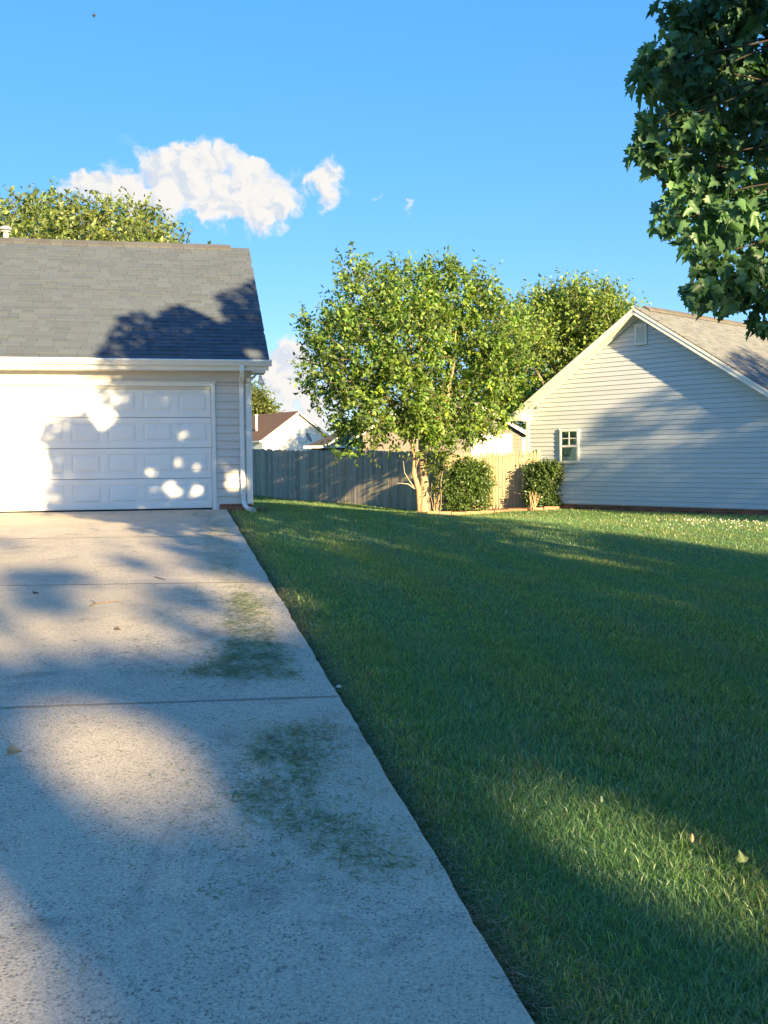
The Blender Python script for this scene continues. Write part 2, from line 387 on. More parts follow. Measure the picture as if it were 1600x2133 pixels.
def hgt(x, y):
    """lawn surface; sinks under the driveway slab and leaves a bare trench along its edge"""
    z = hgt0(x, y); s_ = x*GW[0]+y*GW[1]; t_ = x*GB[0]+y*GB[1]
    on = (t_ < T0+.05)
    d = s_-EDGE
    slab = SLOPE*t_
    prof = np.interp(d, [-.05, .0, .04, .08, .16], [-.14, -.08, -.045, -.02, .0])
    lawnz = np.where(d < .4, slab-.012 + (z-slab+.012)*np.clip((d-.1)/.3, 0, 1), z)
    return np.where(on & (s_ < EDGE+.4) & (s_ > -7.5), lawnz+prof, z)
def hz(x, y): return float(hgt(np.array([x]), np.array([y]))[0])

ss = np.concatenate([-np.geomspace(14, 400, 14)[::-1], np.arange(-12, EDGE-.3, .9), EDGE+np.array([-.2, -.04, 0, .03, .07, .12, .18, .25, .35, .5, .7]), np.arange(EDGE+1, 17, .33), np.geomspace(17.5, 420, 16)])
tt = np.concatenate([-np.geomspace(8, 300, 12)[::-1], np.arange(-7, 46, .33), np.geomspace(47, 700, 22)])
SS, TT = np.meshgrid(ss, tt, indexing='ij')
XX = SS*GW[0]+TT*GB[0]; YY = SS*GW[1]+TT*GB[1]
ZZ = hgt(XX, YY)
ni, nj = SS.shape
idx = np.arange(ni*nj).reshape(ni, nj)
quads = np.stack([idx[:-1, :-1], idx[1:, :-1], idx[1:, 1:], idx[:-1, 1:]], -1).reshape(-1, 4)
me = np_mesh('lawn_ground', np.stack([XX, YY, ZZ], -1).reshape(-1, 3), quads.ravel(), np.full(len(quads), 4), smooth=True)
ground = np_obj('lawn_ground', me, M['soil']); tag(ground, 'mown lawn ground running from the driveway to the fence and houses', None, None, 'structure')

# ------------------------------------------------------------------ driveway slabs
drive = bpy.data.objects.new('driveway', None); link(drive); tag(drive, 'old grey concrete driveway in jointed slabs up to the garage', None, None, 'structure')
JT = [(-9.5, 0), (-3.0, -.05), (1.6, -.06), (5.91, -.075), (10.22, -.12), (14.38, -.075), (T0-.02, 0)]
for i in range(len(JT)-1):
    (ta, ka), (tb, kb) = JT[i], JT[i+1]
    g_ = 0.008
    mb = MB(); nx = 12
    sv = np.linspace(-6.4, EDGE, nx)
    wob = [random.uniform(-.004, .004) for _ in sv]
    def Pt(s_, t_, dz=0): return G(s_, t_, SLOPE*t_+dz)
    lo = [Pt(s_, ta+ka*(s_-EDGE)+g_+wob[j]) for j, s_ in enumerate(sv)]
    hi = [Pt(s_, tb+kb*(s_-EDGE)-g_+wob[-j]) for j, s_ in enumerate(sv)]
    # finer cross rows so that the right edge can wander a little
    ny = 46; rows = []
    for r_ in range(ny):
        f_ = r_/(ny-1); row = [np.array(lo[j])*(1-f_)+np.array(hi[j])*f_ for j in range(nx)]
        row[-1] = row[-1] + GW*(random.uniform(-.006, .003)+.004*math.sin(i*3+r_*.37)-(.007 if random.random() < .08 else 0)); rows.append(row)
    vs = [p for r in rows for p in r]
    fs = [(r*nx+j, r*nx+j+1, (r+1)*nx+j+1, (r+1)*nx+j) for r in range(ny-1) for j in range(nx-1)]
    rim = [j for j in range(nx)] + [(r+1)*nx-1 for r in range(1, ny)] + [(ny-1)*nx+j for j in range(nx-2, -1, -1)] + [r*nx for r in range(ny-2, 0, -1)]
    b = len(vs); vs += [np.array(vs[q])-UP*.12 for q in rim]
    fs += [(rim[q], b+q, b+(q+1) % len(rim), rim[(q+1) % len(rim)]) for q in range(len(rim))]
    mb.add(vs, fs); mb.build('slab', M['concrete'], drive, bevel=0.003, seg=1)

for (tb_, kb_) in JT[2:-1]:
    mb = MB(); sv = np.linspace(-6.4, EDGE-.015, 14)
    sv = np.linspace(-6.4, EDGE-.015, 120); ed_ = []
    for a0 in sv:
        ta = tb_+kb_*(a0-EDGE)
        ed_ += [G(a0, ta-.013-random.uniform(0, .007), SLOPE*ta+.0018), G(a0, ta+.013+random.uniform(0, .007), SLOPE*ta+.0022)]
    mb.add(ed_, [(2*q, 2*q+2, 2*q+3, 2*q+1) for q in range(119)], (.30, .265, .21))
    mb.build('joint_filler', M['wood'], drive)

# ------------------------------------------------------------------ roofing helper
def shingle_roof(parent, o, along, updip, width, length, course, base_col, keep, nkeep=300, wr=(.16, .38), clip=None, vary=0.09):
    """tabs laid course by course; the nkeep that show largest are parts of their own, the rest one joined part"""
    nrm = np.cross(along, updip); nrm = nrm/np.linalg.norm(nrm)
    if nrm[2] < 0: nrm = -nrm
    tabs = []
    nc = int(round(length/course)); ce = length/nc
    for r in range(nc):
        x = random.uniform(-.2, 0)
        while x < width:
            wd_ = random.uniform(*wr); a = max(x, 0); b_ = min(x+wd_, width)
            if b_-a > .03:
                c0 = o+along*a+updip*(r*ce)
                if clip is None or clip(c0+along*(b_-a)/2):
                    lift = random.choice((.012, .014, .018, .026))
                    tone = 1+random.uniform(-vary, vary) - (.05 if lift < .0105 else 0)
                    tabs.append((c0, along*(b_-a-.004), lift, tuple(np.array(base_col)*tone*np.array([1+random.uniform(-.02, .02) for _ in range(3)]))))
            x += wd_
    def tab_geo(mb, tb):
        c0, ax, lift, colr = tb
        e = updip*(ce*1.04)
        p = [c0+nrm*lift, c0+ax+nrm*lift, c0+ax+e+nrm*.003, c0+e+nrm*.003]
        q = [c0-nrm*.004, c0+ax-nrm*.004, c0+ax+e-nrm*.004, c0+e-nrm*.004]
        mb.add(q+p, [(0, 3, 2, 1), (4, 5, 6, 7), (0, 1, 5, 4), (1, 2, 6, 5), (2, 3, 7, 6), (3, 0, 4, 7)], colr)
    tabs.sort(key=lambda tb: keep(tb[0]+tb[1]/2))
    for tb in tabs[:nkeep]:
        mb = MB(); tab_geo(mb, tb); mb.build('shingle', M['shingle'], parent)
    if tabs[nkeep:]:
        mb = MB()
        for tb in tabs[nkeep:]: tab_geo(mb, tb)
        mb.build('shingles', M['shingle'], parent, kind='stuff')
def view_key(p):
    """pieces in the picture first, nearest first"""
    d = p-CAM; z = d@_f
    if z < .1: return 1e6
    u = CX+F*(d@_r)/z; v = CY-F*(d@_u)/z
    return z + (0 if (0 < u < 1600 and 0 < v < 2133) else 1000)
def siding_board(parent, mat, p0, along, length, z0, z1, outw, col, ends=None):
    """one lapped course; ends = (s at top-left, s at bottom-left, s at bottom-right, s at top-right) along the wall"""
    a0, b0, b1, a1 = ends if ends else (0, 0, length, length)
    mb = MB()
    prof = [(.003, z1), (.017, z0+.014), (.019, z0+.009), (.018, z0+.005), (.0, z0+.005)]
    vs = []
    for (oo, z) in prof:
        f_ = (z-z0)/(z1-z0)
        l = b0+(a0-b0)*f_; r = b1+(a1-b1)*f_
        vs += [p0+along*l+outw*oo+UP*z, p0+along*r+outw*oo+UP*z]
    fs = [(0, 2, 3, 1), (2, 4, 5, 3), (4, 6, 7, 5), (6, 8, 9, 7), (0, 8, 6, 4, 2), (1, 3, 5, 7, 9)]
    mb.add(vs, fs, col); return mb.build('siding_board', mat, parent)

# ------------------------------------------------------------------ garage at the left
SIDE0, SIDE1, DEPTH = -6.9, 1.38, 8.4
gz = SLOPE*T0
house = thing('garage_house', G(-2.7, T0, gz), 'white sided garage with wide panelled door and grey shingle roof behind the driveway', 'garage')
mb = MB()
RZ = 6.2; EZ = 3.40; PIT = (RZ-EZ)/4.35
WT = 3.30
for (a, b_) in ((SIDE0, -4.33), (.74, SIDE1-.02)):
    mb.box(G(a, T0+.02, .1), GW*(b_-a), GB*.12, UP*(WT-.1))
mb.box(G(-4.33, T0+.021, 2.96), GW*5.07, GB*.12, UP*(WT-2.97))
prof = [(T0+.14, .1), (T0+DEPTH-.02, .1), (T0+DEPTH-.02, 3.4), (T0+4.0, RZ-.16), (T0+.14, 3.5)]
for s_ in (SIDE0, SIDE1-.13):
    mb.prism([G(s_, a, z) for a, z in prof], GW*.1)
mb.box(G(SIDE0, T0+DEPTH-.02, .1), GW*(SIDE1-SIDE0), GB*.1, UP*3.3)
mb.build('wall', M['siding_warm'], house)
# dark garage inside behind the door is closed by the door itself
# brick footing at the corner
bx0, bx1 = .80, SIDE1
mb = MB(); mb.box(G(bx0, T0-.03, .35), GW*(bx1-bx0), GB*.1, UP*.505); mb.build('foundation', M['mortar'], house)
zz = .40
row = 0
while zz < .84:
    x = bx0 - (.1 if row % 2 else 0)
    while x < bx1:
        a, b_ = max(x, bx0), min(x+.194, bx1)
        if b_-a > .03:
            mb = MB(); mb.box(G(a, T0-.042+random.uniform(-.002, .002), zz), GW*(b_-a), GB*.09, UP*.057, jit((.27, .115, .075), .25)); mb.build('brick', M['brick'], house)
        x += .206
    zz += .068; row += 1
# siding to the right of the door
z = .86; k = 0
while z < 3.0:
    siding_board(house, M['siding_warm'], G(.75, T0, 0)+GB*.012, GW, .56, z, min(z+.1405, 3.02), -GB, jit((1, 1, 1), .025)); z += .1405; k += 1
mb = MB(); mb.box(G(-6.9, T0-.018, 3.03), GW*8.22, GB*.03, UP*.19); mb.build('frieze_board', M['siding_warm'], house, bevel=.004)
mb = MB()
mb.box(G(1.295, T0-.03, .84), GW*.105, GB*.05, UP*2.38); mb.box(G(1.37, T0-.029, .84), GW*.03, GB*.12, UP*2.38)
mb.build('corner_post', M['white_trim'], house, bevel=.006)
# door frame
mb = MB(); mb.box(G(.685, T0-.045, gz-.02), GW*.072, GB*.12, UP*2.25); mb.box(G(.76, T0-.028, gz-.02), GW*.05, GB*.05, UP*.12); mb.build('door_jamb', M['white_trim'], house, bevel=.005)
mb = MB(); mb.box(G(-4.30, T0-.045, gz-.02), GW*.072, GB*.12, UP*2.25); mb.build('door_jamb', M['white_trim'], house, bevel=.005)
mb = MB(); mb.box(G(-4.30, T0-.046, 2.955), GW*5.06, GB*.12, UP*.065); mb.box(G(-4.32, T0-.075, 3.012), GW*5.1, GB*.1, UP*.02); mb.build('door_head', M['white_trim'], house, bevel=.004)
mb = MB(); mb.box(G(-4.22, T0+.012, 2.90), GW*4.9, GB*.02, UP*.055); mb.build('weather_strip', M['soffit'], house)
# sectional door: frame rails and stiles in one part, each raised panel a sub-part
D0, D1 = -4.225, .68; dw = (D1-D0)/8; dh = (2.94-gz-.02)/4
mb = MB(); panels = []
yf = T0+.045
for r in range(4):
    z0 = gz+.02+r*dh
    mb.box(G(D0, yf+.014, z0+.004), GW*(D1-D0), GB*.03, UP*(dh-.008))
    mb.box(G(D0, yf, z0+.004), GW*(D1-D0), GB*.0135, UP*.11); mb.box(G(D0, yf, z0+dh-.104), GW*(D1-D0), GB*.0135, UP*.10)
    for c_ in range(9):
        xs = D0+c_*dw; a = max(D0, xs-.06); b_ = min(D1, xs+.06)
        mb.box(G(a, yf, z0+.115), GW*(b_-a), GB*.0135, UP*(dh-.219))
    for c_ in range(8): panels.append((D0+c_*dw+.06, D0+(c_+1)*dw-.06, z0+.115, z0+dh-.104))
door = mb.build('garage_door', M['door_paint'], house, bevel=.003)
for (a, b_, z0, z1) in panels:
    mb = MB()
    def ring(i, d): return [G(a+i, yf+d, z0+i), G(b_-i, yf+d, z0+i), G(b_-i, yf+d, z1-i), G(a+i, yf+d, z1-i)]
    vs = ring(.001, .0132)+ring(.018, .0125)+ring(.05, .0)+ring(.056, -.002)
    fs = [(k*4+j, k*4+(j+1) % 4, k*4+4+(j+1) % 4, k*4+4+j) for k in range(3) for j in range(4)]+[(12, 13, 14, 15)]
    mb.add(vs, fs); mb.build('panel', M['door_paint'], door)
mb = MB(); mb.box(G(D0, yf-.006, gz-.015), GW*(D1-D0), GB*.05, UP*.032); mb.build('door_seal', M['rubber'], house)
# eaves: soffit, fascia, gutter
OV = .33
mb = MB(); mb.box(G(-6.9, T0-OV+.02, 3.20), GW*8.5, GB*(OV+.0), UP*.025); mb.build('soffit', M['soffit'], house)
mb = MB()
for k in range(30): mb.box(G(-6.6+k*.27, T0-OV+.022, 3.193), GW*.012, GB*(OV-.04), UP*.006)
mb.build('soffit_groove', M['lamp_grey'], house)
mb = MB(); mb.box(G(-6.9, T0-OV-.005, 3.21), GW*8.58, GB*.022, UP*.16); mb.build('fascia', M['white_trim'], house)
gp = [(0, .105), (-.105, .105), (-.118, .098), (-.118, .075), (-.105, .06), (-.085, .03), (-.075, .005), (0, 0), (0, .006), (-.070, .011), (-.08, .032), (-.10, .064), (-.112, .078), (-.112, .092), (0, .098)]
mb = MB(); mb.prism([G(-6.9, T0-OV-.007+a, 3.283+b_) for a, b_ in gp], GW*8.63); gut = mb.build('gutter', M['white_trim'], house)
mb = MB(); mb.box(G(1.722, T0-OV-.128, 3.283), GW*.008, GB*.122, UP*.112); mb.build('gutter_cap', M['white_trim'], house, bevel=.003)
# eave return box at the right
mb = MB(); mb.box(G(1.40, T0-OV+.005, 3.212), GW*.235, GB*.5, UP*.06); mb.build('eave_return', M['white_trim'], house, bevel=.004)
mb = MB(); mb.box(G(1.40, T0-OV+.0, 3.172), GW*.23, GB*.5, UP*.03); mb.build('eave_return_trim', M['soffit'], house, bevel=.004)
# roof decks, rake boards, shingles, ridge
updip = (GB*4.35+UP*(RZ-EZ)); slen = np.linalg.norm(updip); updip = updip/slen
downb = (GB*4.35-UP*(RZ-EZ)); downb = downb/np.linalg.norm(downb)
rn_ = np.cross(GW, updip); rn_ = rn_/np.linalg.norm(rn_)
mb = MB()
mb.box(G(-6.9, T0-.36, EZ-.012)-rn_*.03, GW*8.58, updip*slen, rn_*.026)
rb = np.cross(GW, downb); rb = rb*(1 if rb[2] > 0 else -1)
mb.box(G(-6.9, T0+3.99, RZ-.012)-rb*.03, GW*8.58, downb*slen, rb*.04)
roof = mb.build('roof', M['shingle'], house)
for v_ in roof.data.color_attributes['Col'].data: v_.color = (.12, .115, .11, 1)
shingle_roof(house, G(-6.9, T0-.37, EZ-.006), GW, updip, 8.60, slen, .1435, (.090, .108, .138), view_key)
mb = MB(); mb.box(G(1.66, T0-.34, EZ-.19), GW*.022, updip*slen, rn_*.15); mb.build('rake_board', M['white_trim'], house)
for k in range(34):
    s_ = -6.8+k*.245
    if s_ > 1.20: break
    mb = MB(); zc = RZ+.012+random.uniform(-.003, .003); cl = jit((.085, .088, .095), .12)
    mb.prism([G(s_, T0+3.99-.15, zc-.10), G(s_, T0+3.99, zc+.018), G(s_, T0+3.99+.15, zc-.10), G(s_, T0+3.99+.15, zc-.085+.03), G(s_, T0+3.99, zc+.036+.012), G(s_, T0+3.99-.15, zc-.07)], GW*.262, cl)
    mb.build('ridge_cap', M['shingle'], house)
# downspout
mb = MB()
def rect_tube(path, wx, wy):
    path = [np.asarray(p, float) for p in path]; rings = []
    for i, p in enumerate(path):
        d = path[min(i+1, len(path)-1)]-path[max(i-1, 0)]; d = d/np.linalg.norm(d)
        side = GW if abs(d@GW) < .75 else UP
        ax = side-d*(side@d); ax = ax/np.linalg.norm(ax); ay = np.cross(d, ax); ay = ay/np.linalg.norm(ay)
        rings.append([p-ax*wx/2-ay*wy/2, p+ax*wx/2-ay*wy/2, p+ax*wx/2+ay*wy/2, p-ax*wx/2+ay*wy/2])
    vs = [q for r in rings for q in r]
    fs = [(i*4+j, i*4+(j+1) % 4, i*4+4+(j+1) % 4, i*4+4+j) for i in range(len(path)-1) for j in range(4)]
    return vs, fs
sx = 1.215
path = [G(sx, T0-OV-.06, 3.30), G(sx, T0-OV-.055, 3.20), G(sx, T0-OV+.02, 3.12), G(sx, T0-.12, 3.02), G(sx, T0-.062, 2.94), G(sx, T0-.06, 2.8), G(sx+.004, T0-.06, 1.6), G(sx+.012, T0-.062, .92)]
for q in range(1, 7):
    a = math.radians(q*15); path.append(G(sx+.012+.16*(1-math.cos(a))*.9, T0-.062-.10*math.sin(a)*.6, .92-.16*math.sin(a)))
path.append(G(sx+.24, T0-.16, .735))
vs, fs = rect_tube(path, .078, .06); mb.add(vs, fs)
ds = mb.build('downspout', M['white_trim'], house, bevel=.008)
for zb in (2.86, 1.05):
    mb = MB(); mb.box(G(sx-.05, T0-.096, zb), GW*.1, GB*.085, UP*.03); mb.build('strap', M['white_trim'], ds)
# floodlight under the eave
mb = MB(); mb.tube([G(1.345, T0-.10, 3.075), G(1.345, T0-.02, 3.075)], [.062, .066], 18)
lamp = mb.build('security_light', M['lamp_grey'], house, smooth=False, bevel=.004)
mb = MB(); mb.tube([G(1.375, T0-.09, 3.085), G(1.44, T0-.12, 3.11), G(1.47, T0-.13, 3.15), G(1.475, T0-.13, 3.18)], [.02, .024, .016, .012], 10); mb.build('lamp_arm', M['lamp_grey'], lamp, smooth=True)
mb = MB(); pz = [(3.175, .010), (3.14, .012), (3.13, .026), (3.10, .030), (3.075, .034), (3.05, .050), (3.025, .060), (3.0, .058), (2.985, .044), (2.975, .02)]
mb.tube([G(1.545+.1*(3.17-z_), T0-.13, z_) for z_, _ in pz], [r_ for _, r_ in pz], 16); mb.build('flood_bulb', M['white_trim'], lamp, smooth=True)
# vent stack behind the ridge
vent = thing('roof_vent_pipe', G(-3.33, T0+4.4, 5.95), 'short metal flue with a rain cap on the garage roof ridge', 'flue')
mb = MB(); mb.tube([G(-3.33, T0+4.4, 5.93), G(-3.33, T0+4.4, 6.50)], .058, 16); mb.build('pipe', M['metal'], vent, smooth=True)
mb = MB(); mb.tube([G(-3.33, T0+4.4, 6.50), G(-3.33, T0+4.4, 6.515), G(-3.33, T0+4.4, 6.55), G(-3.33, T0+4.4, 6.58)], [.115, .12, .115, .05], 18); mb.build('rain_cap', M['metal'], vent)
mb = MB(); mb.tube([G(-3.33, T0+4.4, 6.45), G(-3.33, T0+4.4, 6.475)], .10, 18); mb.build('collar', M['metal'], vent)

# ------------------------------------------------------------------ neighbour's house at the right
HA = math.radians(43)
HW = np.array([math.sin(HA), -math.cos(HA), 0])            # along the gable wall, towards the right
HN = np.array([-math.cos(HA), -math.sin(HA), 0])           # wall normal, towards the camera
HO = np.array([4.081, 29.5, 0.0])
def Hp(s, d, z): return HO + HW*s + HN*d + UP*z
GWID, HEZ, HPIT = 7.5, 2.93, 0.632
APEX = HEZ+HPIT*GWID/2
nb = thing('neighbour_house', Hp(3.75, 0, .25), 'pale grey sided house with a tall gable end, small bath window and tan shingle roof', 'house')
mb = MB(); mb.prism([Hp(0, -.02, .36), Hp(GWID, -.02, .36), Hp(GWID, -.02, HEZ-.02), Hp(GWID/2, -.02, APEX-.03), Hp(0, -.02, HEZ-.02)], -HN*.15)
mb.prism([Hp(0.02, -.18, .36), Hp(0.02, -11, .36), Hp(0.02, -11, HEZ), Hp(0.02, -.18, HEZ)], HW*.15)
mb.prism([Hp(GWID-.17, -.18, .36), Hp(GWID-.17, -11, .36), Hp(GWID-.17, -11, HEZ), Hp(GWID-.17, -.18, HEZ)], HW*.15)
mb.build('wall', M['siding_grey'], nb)
EXPO = .1211
def gable_lim(z):
    if z <= HEZ: return 0.07, GWID-.07
    k = (z-HEZ)/HPIT
    return k+.02, GWID-k-.02
z = .392; r = 0
seams = {5: 4.9, 13: 5.55, 17: 2.3, 20: 3.5, 22: 4.15, 24: 4.0, 25: 3.95, 8: 2.6, 29: 3.1}
while z < APEX-.12:
    z1 = min(z+EXPO, APEX-.05)
    l0, r0 = gable_lim(z); l1, r1 = gable_lim(z1)
    if r1-l1 > .05:
        cuts = [None] + ([seams[r]] if r in seams and l1 < seams[r] < r1 else []) + [None]
        for q in range(len(cuts)-1):
            a0, a1 = (l0, l1) if cuts[q] is None else (cuts[q], cuts[q])
            b0, b1 = (r0, r1) if cuts[q+1] is None else (cuts[q+1]-.004, cuts[q+1]-.004)
            siding_board(nb, M['siding_grey'], HO-HN*.012, HW, 0, z, z1, HN, jit((1, 1, 1), .03), (a1, a0, b0, b1))
    z += EXPO; r += 1
mb = MB(); mb.box(Hp(-.02, -.08, .37), HW*.09, HN*.105, UP*(HEZ-.40)); mb.build('corner_post', M['white_trim'], nb, bevel=.005)
mb = MB(); mb.box(Hp(GWID-.07, -.08, .37), HW*.09, HN*.105, UP*(HEZ-.40)); mb.build('corner_post', M['white_trim'], nb, bevel=.005)
# brick footing
mb = MB(); mb.box(Hp(.02, -.2, -.1), HW*(GWID-.04), HN*.17, UP*.475); mb.build('foundation', M['mortar'], nb)
for row in range(4):
    zz = .12+row*.066; x = .02-(.1 if row % 2 else 0)
    me_b = None
    while x < GWID-.02:
        a, b_ = max(x, .02), min(x+.192, GWID-.02)
        if b_-a > .05 and row >= 1:
            mb = MB(); mb.box(Hp(a, -.055+random.uniform(-.002, .002), zz), HW*(b_-a), HN*.04, UP*.055, jit((.22, .10, .07), .25)); mb.build('brick', M['brick'], nb)
        x += .204
# roof
ROV = .35
ldip = (HW*1+UP*HPIT); ldip = ldip/np.linalg.norm(ldip)           # up the left slope
rdip = (-HW*1+UP*HPIT); rdip = rdip/np.linalg.norm(rdip)          # up the right slope
ovx = .38
LS = (GWID/2+ovx)*math.sqrt(1+HPIT**2)
RT = .16                                                            # roof build-up above the wall line
LEN = 11.5
mb = MB()
lbase = Hp(-ovx, ROV, HEZ-HPIT*ovx+RT); rbase = Hp(GWID+ovx, ROV, HEZ-HPIT*ovx+RT)
ln_ = np.array(-HW*HPIT+UP); ln_ /= np.linalg.norm(ln_); rn2 = np.array(HW*HPIT+UP); rn2 /= np.linalg.norm(rn2)
mb.box(lbase-ln_*.03, -HN*LEN, ldip*LS, ln_*.028, (.2, .18, .16)); mb.box(rbase-rn2*.03, -HN*LEN, rdip*LS, rn2*.028, (.2, .18, .16))
mb.build('roof', M['shingle'], nb)
shingle_roof(nb, rbase+HN*.012, -HN, rdip, 9.5, LS, .143, (.185, .195, .205), view_key, 300, (.18, .40), None, .13)
for k in range(44):
    d_ = ROV+.01-.5-k*.25
    hv = .045 if k >= 0 else 0
    mb = MB(); zc = APEX+RT+.015; cl = jit((.13, .12, .11), .12)
    mb.prism([Hp(GWID/2-.16, d_, zc-.09), Hp(GWID/2, d_, zc+.012), Hp(GWID/2+.16, d_, zc-.09), Hp(GWID/2+.16, d_, zc-.05), Hp(GWID/2, d_, zc+.06), Hp(GWID/2-.16, d_, zc-.05)], -HN*.265, cl); mb.build('ridge_cap', M['shingle'], nb)
# rake fascia, soffits, eave return
def rake(sgn):
    base = Hp(-ovx, ROV, HEZ-HPIT*ovx+RT) if sgn < 0 else Hp(GWID+ovx, ROV, HEZ-HPIT*ovx+RT)
    dip = ldip if sgn < 0 else rdip; nn_ = ln_ if sgn < 0 else rn2
    mb = MB(); mb.box(base-nn_*.165+HN*.0, dip*(LS+.0), HN*.022, nn_*.135); mb.box(base-nn_*.075+HN*.0, dip*LS, HN*.034, nn_*.05); mb.build('rake_board', M['white_trim'], nb)
    mb = MB(); mb.box(base-nn_*.16, dip*(LS-.02), -HN*(ROV-.01), nn_*.012); so_ = mb.build('rake_soffit', M['soffit'], nb)
    mb = MB(); mb.box(base-nn_*.155+dip*.45-HN*(ROV-.045), dip*(LS-.6), HN*.03, -nn_*.03); mb.build('rake_trim', M['white_trim'], nb)
rake(-1); rake(1)
mb = MB()
ez = HEZ-HPIT*ovx+RT-.15
mb.prism([Hp(-ovx, ROV-.025, ez+.0), Hp(.06, ROV-.025, ez+.0), Hp(.06, ROV-.025, ez+.24), Hp(-ovx+.02, ROV-.025, ez+.02)], -HN*.03)
mb.box(Hp(-ovx+.02, ROV-.06, ez-.008), HW*(ovx+.04), -HN*.30, UP*.014)
mb.build('eave_return', M['white_trim'], nb)
mb = MB(); mb.box(Hp(.0, ROV-.06, ez+.0), HW*.02, -HN*(ROV-.08), UP*.30); mb.build('eave_return_side', M['white_trim'], nb)
mb = MB(); mb.prism([Hp(GWID+ovx, ROV-.025, ez), Hp(GWID-.06, ROV-.025, ez), Hp(GWID-.06, ROV-.025, ez+.24), Hp(GWID+ovx-.02, ROV-.025, ez+.02)], -HN*.03); mb.build('eave_return', M['white_trim'], nb)
mb = MB(); mb.box(Hp(-ovx-.01, ROV-.03, ez+.0), HW*.02, -HN*10, UP*.15); mb.build('fascia', M['white_trim'], nb)
mb = MB(); mb.box(Hp(GWID+ovx-.01, ROV-.03, ez+.0), HW*.02, -HN*10, UP*.15); mb.build('fascia', M['white_trim'], nb)
# cross gable further back on the right slope
cd0 = -4.6                                                            # where its left plane starts, along the ridge
cz = APEX+RT-.42; cs = GWID/2+.42/HPIT
mb = MB()
ridge0 = Hp(cs, cd0-1.7, cz+.03)
updx = (-HN+UP*HPIT); updx /= np.linalg.norm(updx)
xl = (cz-HEZ+.2)/HPIT
fw = 7.0
p0 = Hp(cs, cd0-1.7, cz+.03); p1 = Hp(cs+fw, cd0-1.7, cz+.03); p2 = Hp(cs+fw, cd0-1.7+xl, cz+.03-xl*HPIT); p3 = Hp(cs+xl, cd0-1.7+xl, cz+.03-xl*HPIT)
mb.prism([p0, p1, p2, p3], -UP*.05, (.2, .18, .16)); mb.build('cross_roof', M['shingle'], nb)
CR0 = Hp(cs, cd0-1.7+xl, cz+.045-xl*HPIT)
shingle_roof(nb, CR0, HW, updx, fw, xl*math.sqrt(1+HPIT**2), .143, (.25, .23, .21), view_key, 0, (.18, .40), clip=lambda c: (c-CR0)@HW > xl-((c-CR0)@(-HN))-.1, vary=.13)
mb = MB(); mb.box(Hp(cs-.05, cd0-1.7-.14, cz+.02), HW*(fw), HN*.28, UP*.06, (.2, .17, .15)); mb.build('cross_ridge', M['shingle'], nb)
# gable vent with louvres
vs0, vs1, vz0, vz1 = 3.58, 3.93, 4.52, 5.05
gv = None
mb = MB()
for (a, b_, c_, d_) in ((vs0, vz0, vs0+.05, vz1), (vs1-.05, vz0, vs1, vz1)):
    mb.box(Hp(a, .012, b_), HW*(c_-a), HN*.035, UP*(d_-b_))
mb.box(Hp(vs0+.05, .012, vz0), HW*(vs1-vs0-.1), HN*.035, UP*.05); mb.box(Hp(vs0+.05, .012, vz1-.05), HW*(vs1-vs0-.1), HN*.035, UP*.05)
gv = mb.build('gable_vent', M['white_trim'], nb)
mb = MB(); mb.box(Hp(vs0+.04, .010, vz0+.04), HW*(vs1-vs0-.08), HN*.008, UP*(vz1-vz0-.08)); mb.build('vent_screen', M['dark_room'], gv)
for k in range(8):
    zk = vz0+.055+k*.054
    mb = MB(); mb.prism([Hp(vs0+.05, .040, zk), Hp(vs0+.05, .044, zk+.006), Hp(vs0+.05, .022, zk+.040), Hp(vs0+.05, .019, zk+.036)], HW*(vs1-vs0-.1)); mb.build('louvre', M['white_trim'], gv)
# window
ws0, ws1, wz0, wz1 = 1.19, 1.82, 1.51, 2.42
mb = MB()
mb.box(Hp(ws0, .012, wz0), HW*.055, HN*.045, UP*(wz1-wz0)); mb.box(Hp(ws1-.055, .012, wz0), HW*.055, HN*.045, UP*(wz1-wz0))
mb.box(Hp(ws0+.055, .012, wz1-.06), HW*(ws1-ws0-.11), HN*.045, UP*.06); mb.box(Hp(ws0+.055, .012, wz0), HW*(ws1-ws0-.11), HN*.05, UP*.045)
win = mb.build('window', M['white_trim'], nb, bevel=.005)
mb = MB(); mb.box(Hp(ws0-.025, .012, wz0-.03), HW*.022, HN*.03, UP*(wz1-wz0+.06)); mb.box(Hp(ws0, .012, wz0-.03), HW*(ws1-ws0+.02), HN*.03, UP*.026); mb.box(Hp(ws1+.003, .012, wz0), HW*.02, HN*.03, UP*(wz1-wz0)); mb.build('window_casing', M['siding_grey'], win)
zm = (wz0+wz1)/2-.005
a, b_ = ws0+.055, ws1-.055
mb = MB(); mb.box(Hp(a, .03, zm-.028), HW*(b_-a), HN*.025, UP*.056); mb.build('meeting_rail', M['white_trim'], win, bevel=.004)
mb = MB()
mb.box(Hp((a+b_)/2-.011, .036, zm+.028), HW*.022, HN*.012, UP*(wz1-.06-zm-.028)); zq = (zm+.028+wz1-.06)/2
mb.box(Hp(a, .0365, zq-.011), HW*((b_-a)/2-.011), HN*.011, UP*.022); mb.box(Hp((a+b_)/2+.011, .0365, zq-.011), HW*((b_-a)/2-.011), HN*.011, UP*.022)
mb.build('muntin', M['white_trim'], win)
for (za, zb) in ((zm+.028, wz1-.06), (wz0+.045, zm-.028)):
    mb = MB(); mb.box(Hp(a, .030, za), HW*(b_-a), HN*.004, UP*(zb-za)); mb.build('pane', M['glass'], win)
mb = MB(); mb.box(Hp(a, .0165, wz0+.045), HW*(b_-a), HN*.003, UP*(wz1-wz0-.105)); mb.build('room_backing', M['dark_room'], win)  # flat sheet behind the panes; its tone stands in for the unlit room
